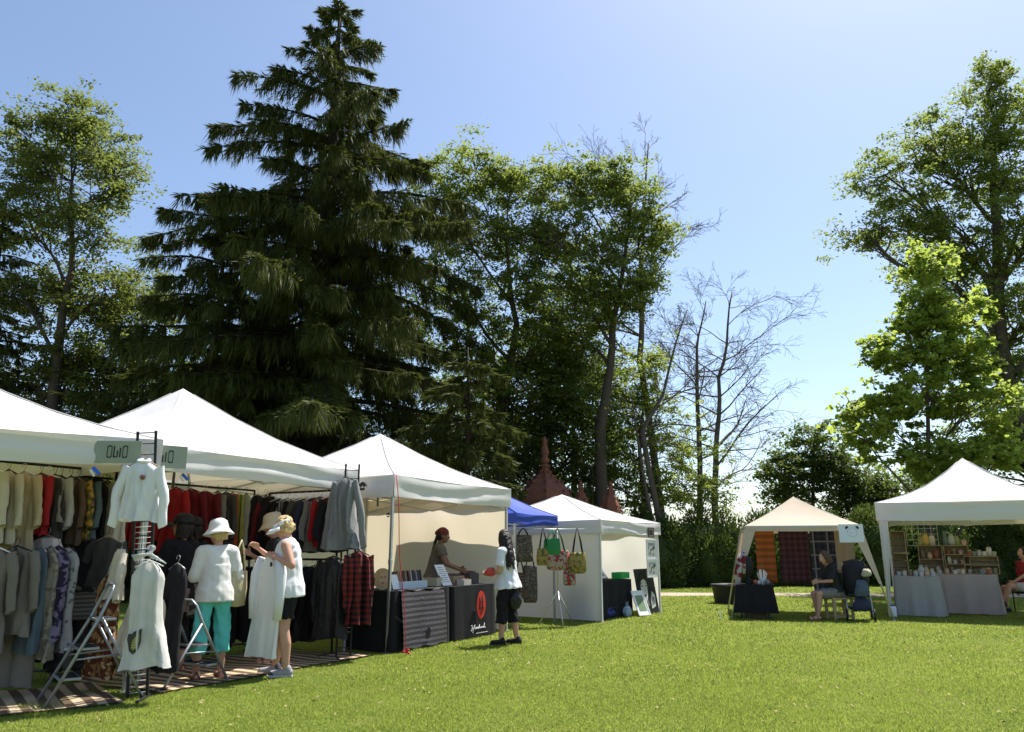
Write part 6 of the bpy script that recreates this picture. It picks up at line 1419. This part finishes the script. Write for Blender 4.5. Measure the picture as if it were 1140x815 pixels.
def crate(label, T, x, y, z, w=.46, h=.36, d=.28, shelves=1, rz=0):
    o = thing('wooden_crate', label, 'crate', **on(T, x, y, z, rz), group='wooden crates of the right tent'); th = .014
    for k in range(3):
        zz = h * (k + .5) / 3
        b = MB(); b.box((0, d / 2, zz), (w, th, h / 3 - .014)); b.build('back_slat', M_crate, o)
        for sx in (-1, 1): b = MB(); b.box((sx * (w / 2 - th / 2), -.004, zz), (th, d - .02, h / 3 - .014)); b.build('side_slat', M_crate, o)
    for zz in [th / 2] + [h * (q + 1) / (shelves + 1) for q in range(shelves)] + [h - th / 2]:
        b = MB(); b.box((0, -.004, zz), (w - 2 * th - .004, d - .02, th)); b.build('shelf', M_crate, o)
    return o
CZ = .785
crate('upper wooden crate of the left double stack in the right tent', tE, .14, .62, .762 + .45, .28, .44, .3, 0); crate('lower wooden crate of the left double stack in the right tent', tE, .14, .62, .762, .28, .44, .3, 0)
cr1 = crate('tall wooden crate with divided shelves left on the long rosy table', tF, .12, .55, CZ, .46, .58, .28, 1); cr2 = crate('tall wooden crate with three shelves in the middle of the long rosy table', tF, .60, .55, CZ, .46, .58, .28, 2); cr3 = crate('low wide wooden crate at the right end of the long rosy table', tF, 1.02, .50, CZ, .62, .36, .28, 1)
cols = [((.55, .38, .10), 'mustard'), ((.55, .50, .42), 'cream'), ((.30, .10, .06), 'rust'), ((.16, .22, .20), 'teal'), ((.50, .34, .24), 'peach'), ((.20, .14, .10), 'brown'), ((.40, .42, .40), 'grey'), ((.30, .32, .15), 'olive')]
def pot(label, T, x, y, z, kind, c, s=1., group=None):
    o = thing(['soap_jar', 'felt_vase', 'mug', 'gift_bag'][kind], label, ['jar', 'vase', 'mug', 'bag'][kind], **on(T, x, y, z, random.uniform(-1, 1)), group=group); m = mat('ware_%s' % c[1], c[0], .7, .25, 20)
    b = MB()
    if kind == 0: b.lathe([(.04 * s, 0), (.045 * s, .01), (.045 * s, .08 * s), (.035 * s, .095 * s)], n=12); b.build('jar', m, o); b = MB(); b.lathe([(.038 * s, .095 * s), (.038 * s, .115 * s), (.03 * s, .12 * s)], n=12); b.build('lid', M_wood, o)
    elif kind == 1: b.lathe([(.05 * s, 0), (.07 * s, .06 * s), (.055 * s, .15 * s), (.03 * s, .19 * s), (.045 * s, .21 * s)], n=12); b.build('vase', m, o); b = MB(); b.lathe([(.034 * s, .16 * s), (.040 * s, .17 * s), (.034 * s, .18 * s)], n=12); b.build('band', M_wood, o)
    elif kind == 2: b.lathe([(.04 * s, 0), (.045 * s, .09 * s), (.038 * s, .09 * s), (.034 * s, .02)], n=12, cap=False); b.build('mug', m, o); b = MB(); b.tube([(.04 * s, 0, .075 * s), (.07 * s, 0, .06 * s), (.07 * s, 0, .035 * s), (.04 * s, 0, .02 * s)], .006, 6); b.build('handle', m, o)
    else: b.loft([(0, 0, 0, .05 * s, .035 * s), (0, 0, .10 * s, .052 * s, .032 * s), (0, 0, .17 * s, .045 * s, .008)], 12, True); b.build('bag_body', m, o); b = MB(); b.tube([(-.02, 0, .16 * s), (0, 0, .21 * s), (.02, 0, .16 * s)], .004, 5); b.build('handle', M_wood, o)
    return o
wn_ = ['jar', 'vase', 'mug', 'bag']
def goods(T, row, where, z, y, s=1.):
    for x, kind, ci in row: pot('%s %s %s' % (cols[ci][1], wn_[kind], where), T, x, y, z, kind, cols[ci], s, 'wares ' + where)
goods(tF, [(-.04, 0, 7), (.06, 1, 0), (.18, 3, 1)], 'on top of the tall divided crate', CZ + .585, .5, 1.15)
goods(tF, [(.43, 3, 3), (.54, 1, 6), (.63, 3, 7), (.76, 2, 4)], 'on top of the three shelf crate', CZ + .585, .5, 1.1)
goods(tF, [(.84, 0, 2), (.92, 2, 3), (1.01, 0, 6), (1.10, 2, 1), (1.19, 3, 1), (1.27, 2, 7)], 'on top of the low wide crate', CZ + .365, .45, 1.0)
goods(tF, [(.46, 2, 2), (.56, 0, 5), (.68, 2, 4)], 'on the top shelf of the three shelf crate', CZ + .395, .5, .9); goods(tF, [(.46, 3, 1), (.56, 2, 6), (.70, 2, 4)], 'on the middle shelf of the three shelf crate', CZ + .20, .5, .9); goods(tF, [(.48, 0, 3), (.60, 2, 1), (.71, 0, 0)], 'on the bottom shelf of the three shelf crate', CZ + .015, .5, .9)
goods(tF, [(-.02, 3, 5), (.10, 0, 4), (.22, 3, 2)], 'on the upper shelf of the divided crate', CZ + .30, .5, 1.1); goods(tF, [(.0, 0, 1), (.12, 2, 5), (.23, 0, 6)], 'on the lower shelf of the divided crate', CZ + .015, .5, 1.1)
goods(tF, [(.80, 2, 6), (.92, 2, 5), (1.05, 0, 1), (1.18, 2, 3), (1.26, 0, 7)], 'inside the low wide crate', CZ + .015, .45, .9)
goods(tF, [(.10, 0, 1), (.24, 2, 6), (.38, 0, 4), (.52, 2, 1), (.66, 0, 1)], 'along the front of the rosy table', CZ, .16, .9); goods(tF, [(1.0, 2, 3), (1.12, 0, 2)], 'near the right end of the rosy table', CZ, .18, 1.1)
goods(tE, [(.10, 2, 6), (.20, 0, 1), (.30, 2, 5), (.40, 0, 6), (.50, 2, 1), (.60, 0, 4), (.70, 2, 6)], 'in the front row on the grey linen table', .762, .14, .95); goods(tE, [(.30, 0, 5), (.40, 2, 1), (.50, 1, 6), (.60, 0, 1), (.70, 2, 4)], 'in the second row on the grey linen table', .762, .32, 1.0)
gpn = thing('wire_grid_panel', 'white wire grid panel hanging at the back left of the right tent', 'grid panel', (*gR(.75, 1.75), 1.36), math.atan2(UR[1], UR[0])); b = MB()
for k in range(6): b.tube([(-.3 + .12 * k, 0, 0), (-.3 + .12 * k, 0, .6)], .004, 5); b.tube([(-.3, .006, .12 * k), (.3, .006, .12 * k)], .004, 5)
b.build('wires', M_wire, gpn); b = MB(); b.tube([(-.3, 0, 0), (-.3, 0, .6), (.3, 0, .6), (.3, 0, 0), (-.3, 0, 0)], .006, 6); b.build('border', M_wire, gpn)
cn = thing('water_weight', 'small white canister at the left front foot of the right tent', 'canister', (*gR(.08, -.12), 0)); b = MB(); b.lathe([(.07, 0), (.075, .02), (.075, .17), (.06, .20)], n=16); b.build('canister', M_wpaint, cn); b = MB(); b.lathe([(.03, .20), (.03, .225), (.02, .23)], n=12); b.build('lid', mat('blue_lid', (.03, .08, .40), .4), cn)
sc_ = at(1146, 672, 16.4); ch = thing('folding_chair', 'dark folding chair carrying the visitor at the right edge', 'chair', (sc_.x, 16.4, 0), R(90)); b = MB(); b.box((0, -.02, .40), (.44, .42, .025)); b.build('seat', M_black, ch); b = MB(); b.box((0, -.25, .74), (.44, .02, .32)); b.build('backrest', M_black, ch)
for sx in (-1, 1):
    for y0, y1, z1 in ((.18, .18, .39), (-.27, -.25, .90)): b = MB(); b.tube([(sx * .21, y0, 0), (sx * .21, y1, z1)], .012, 8); b.build('leg', M_black, ch)
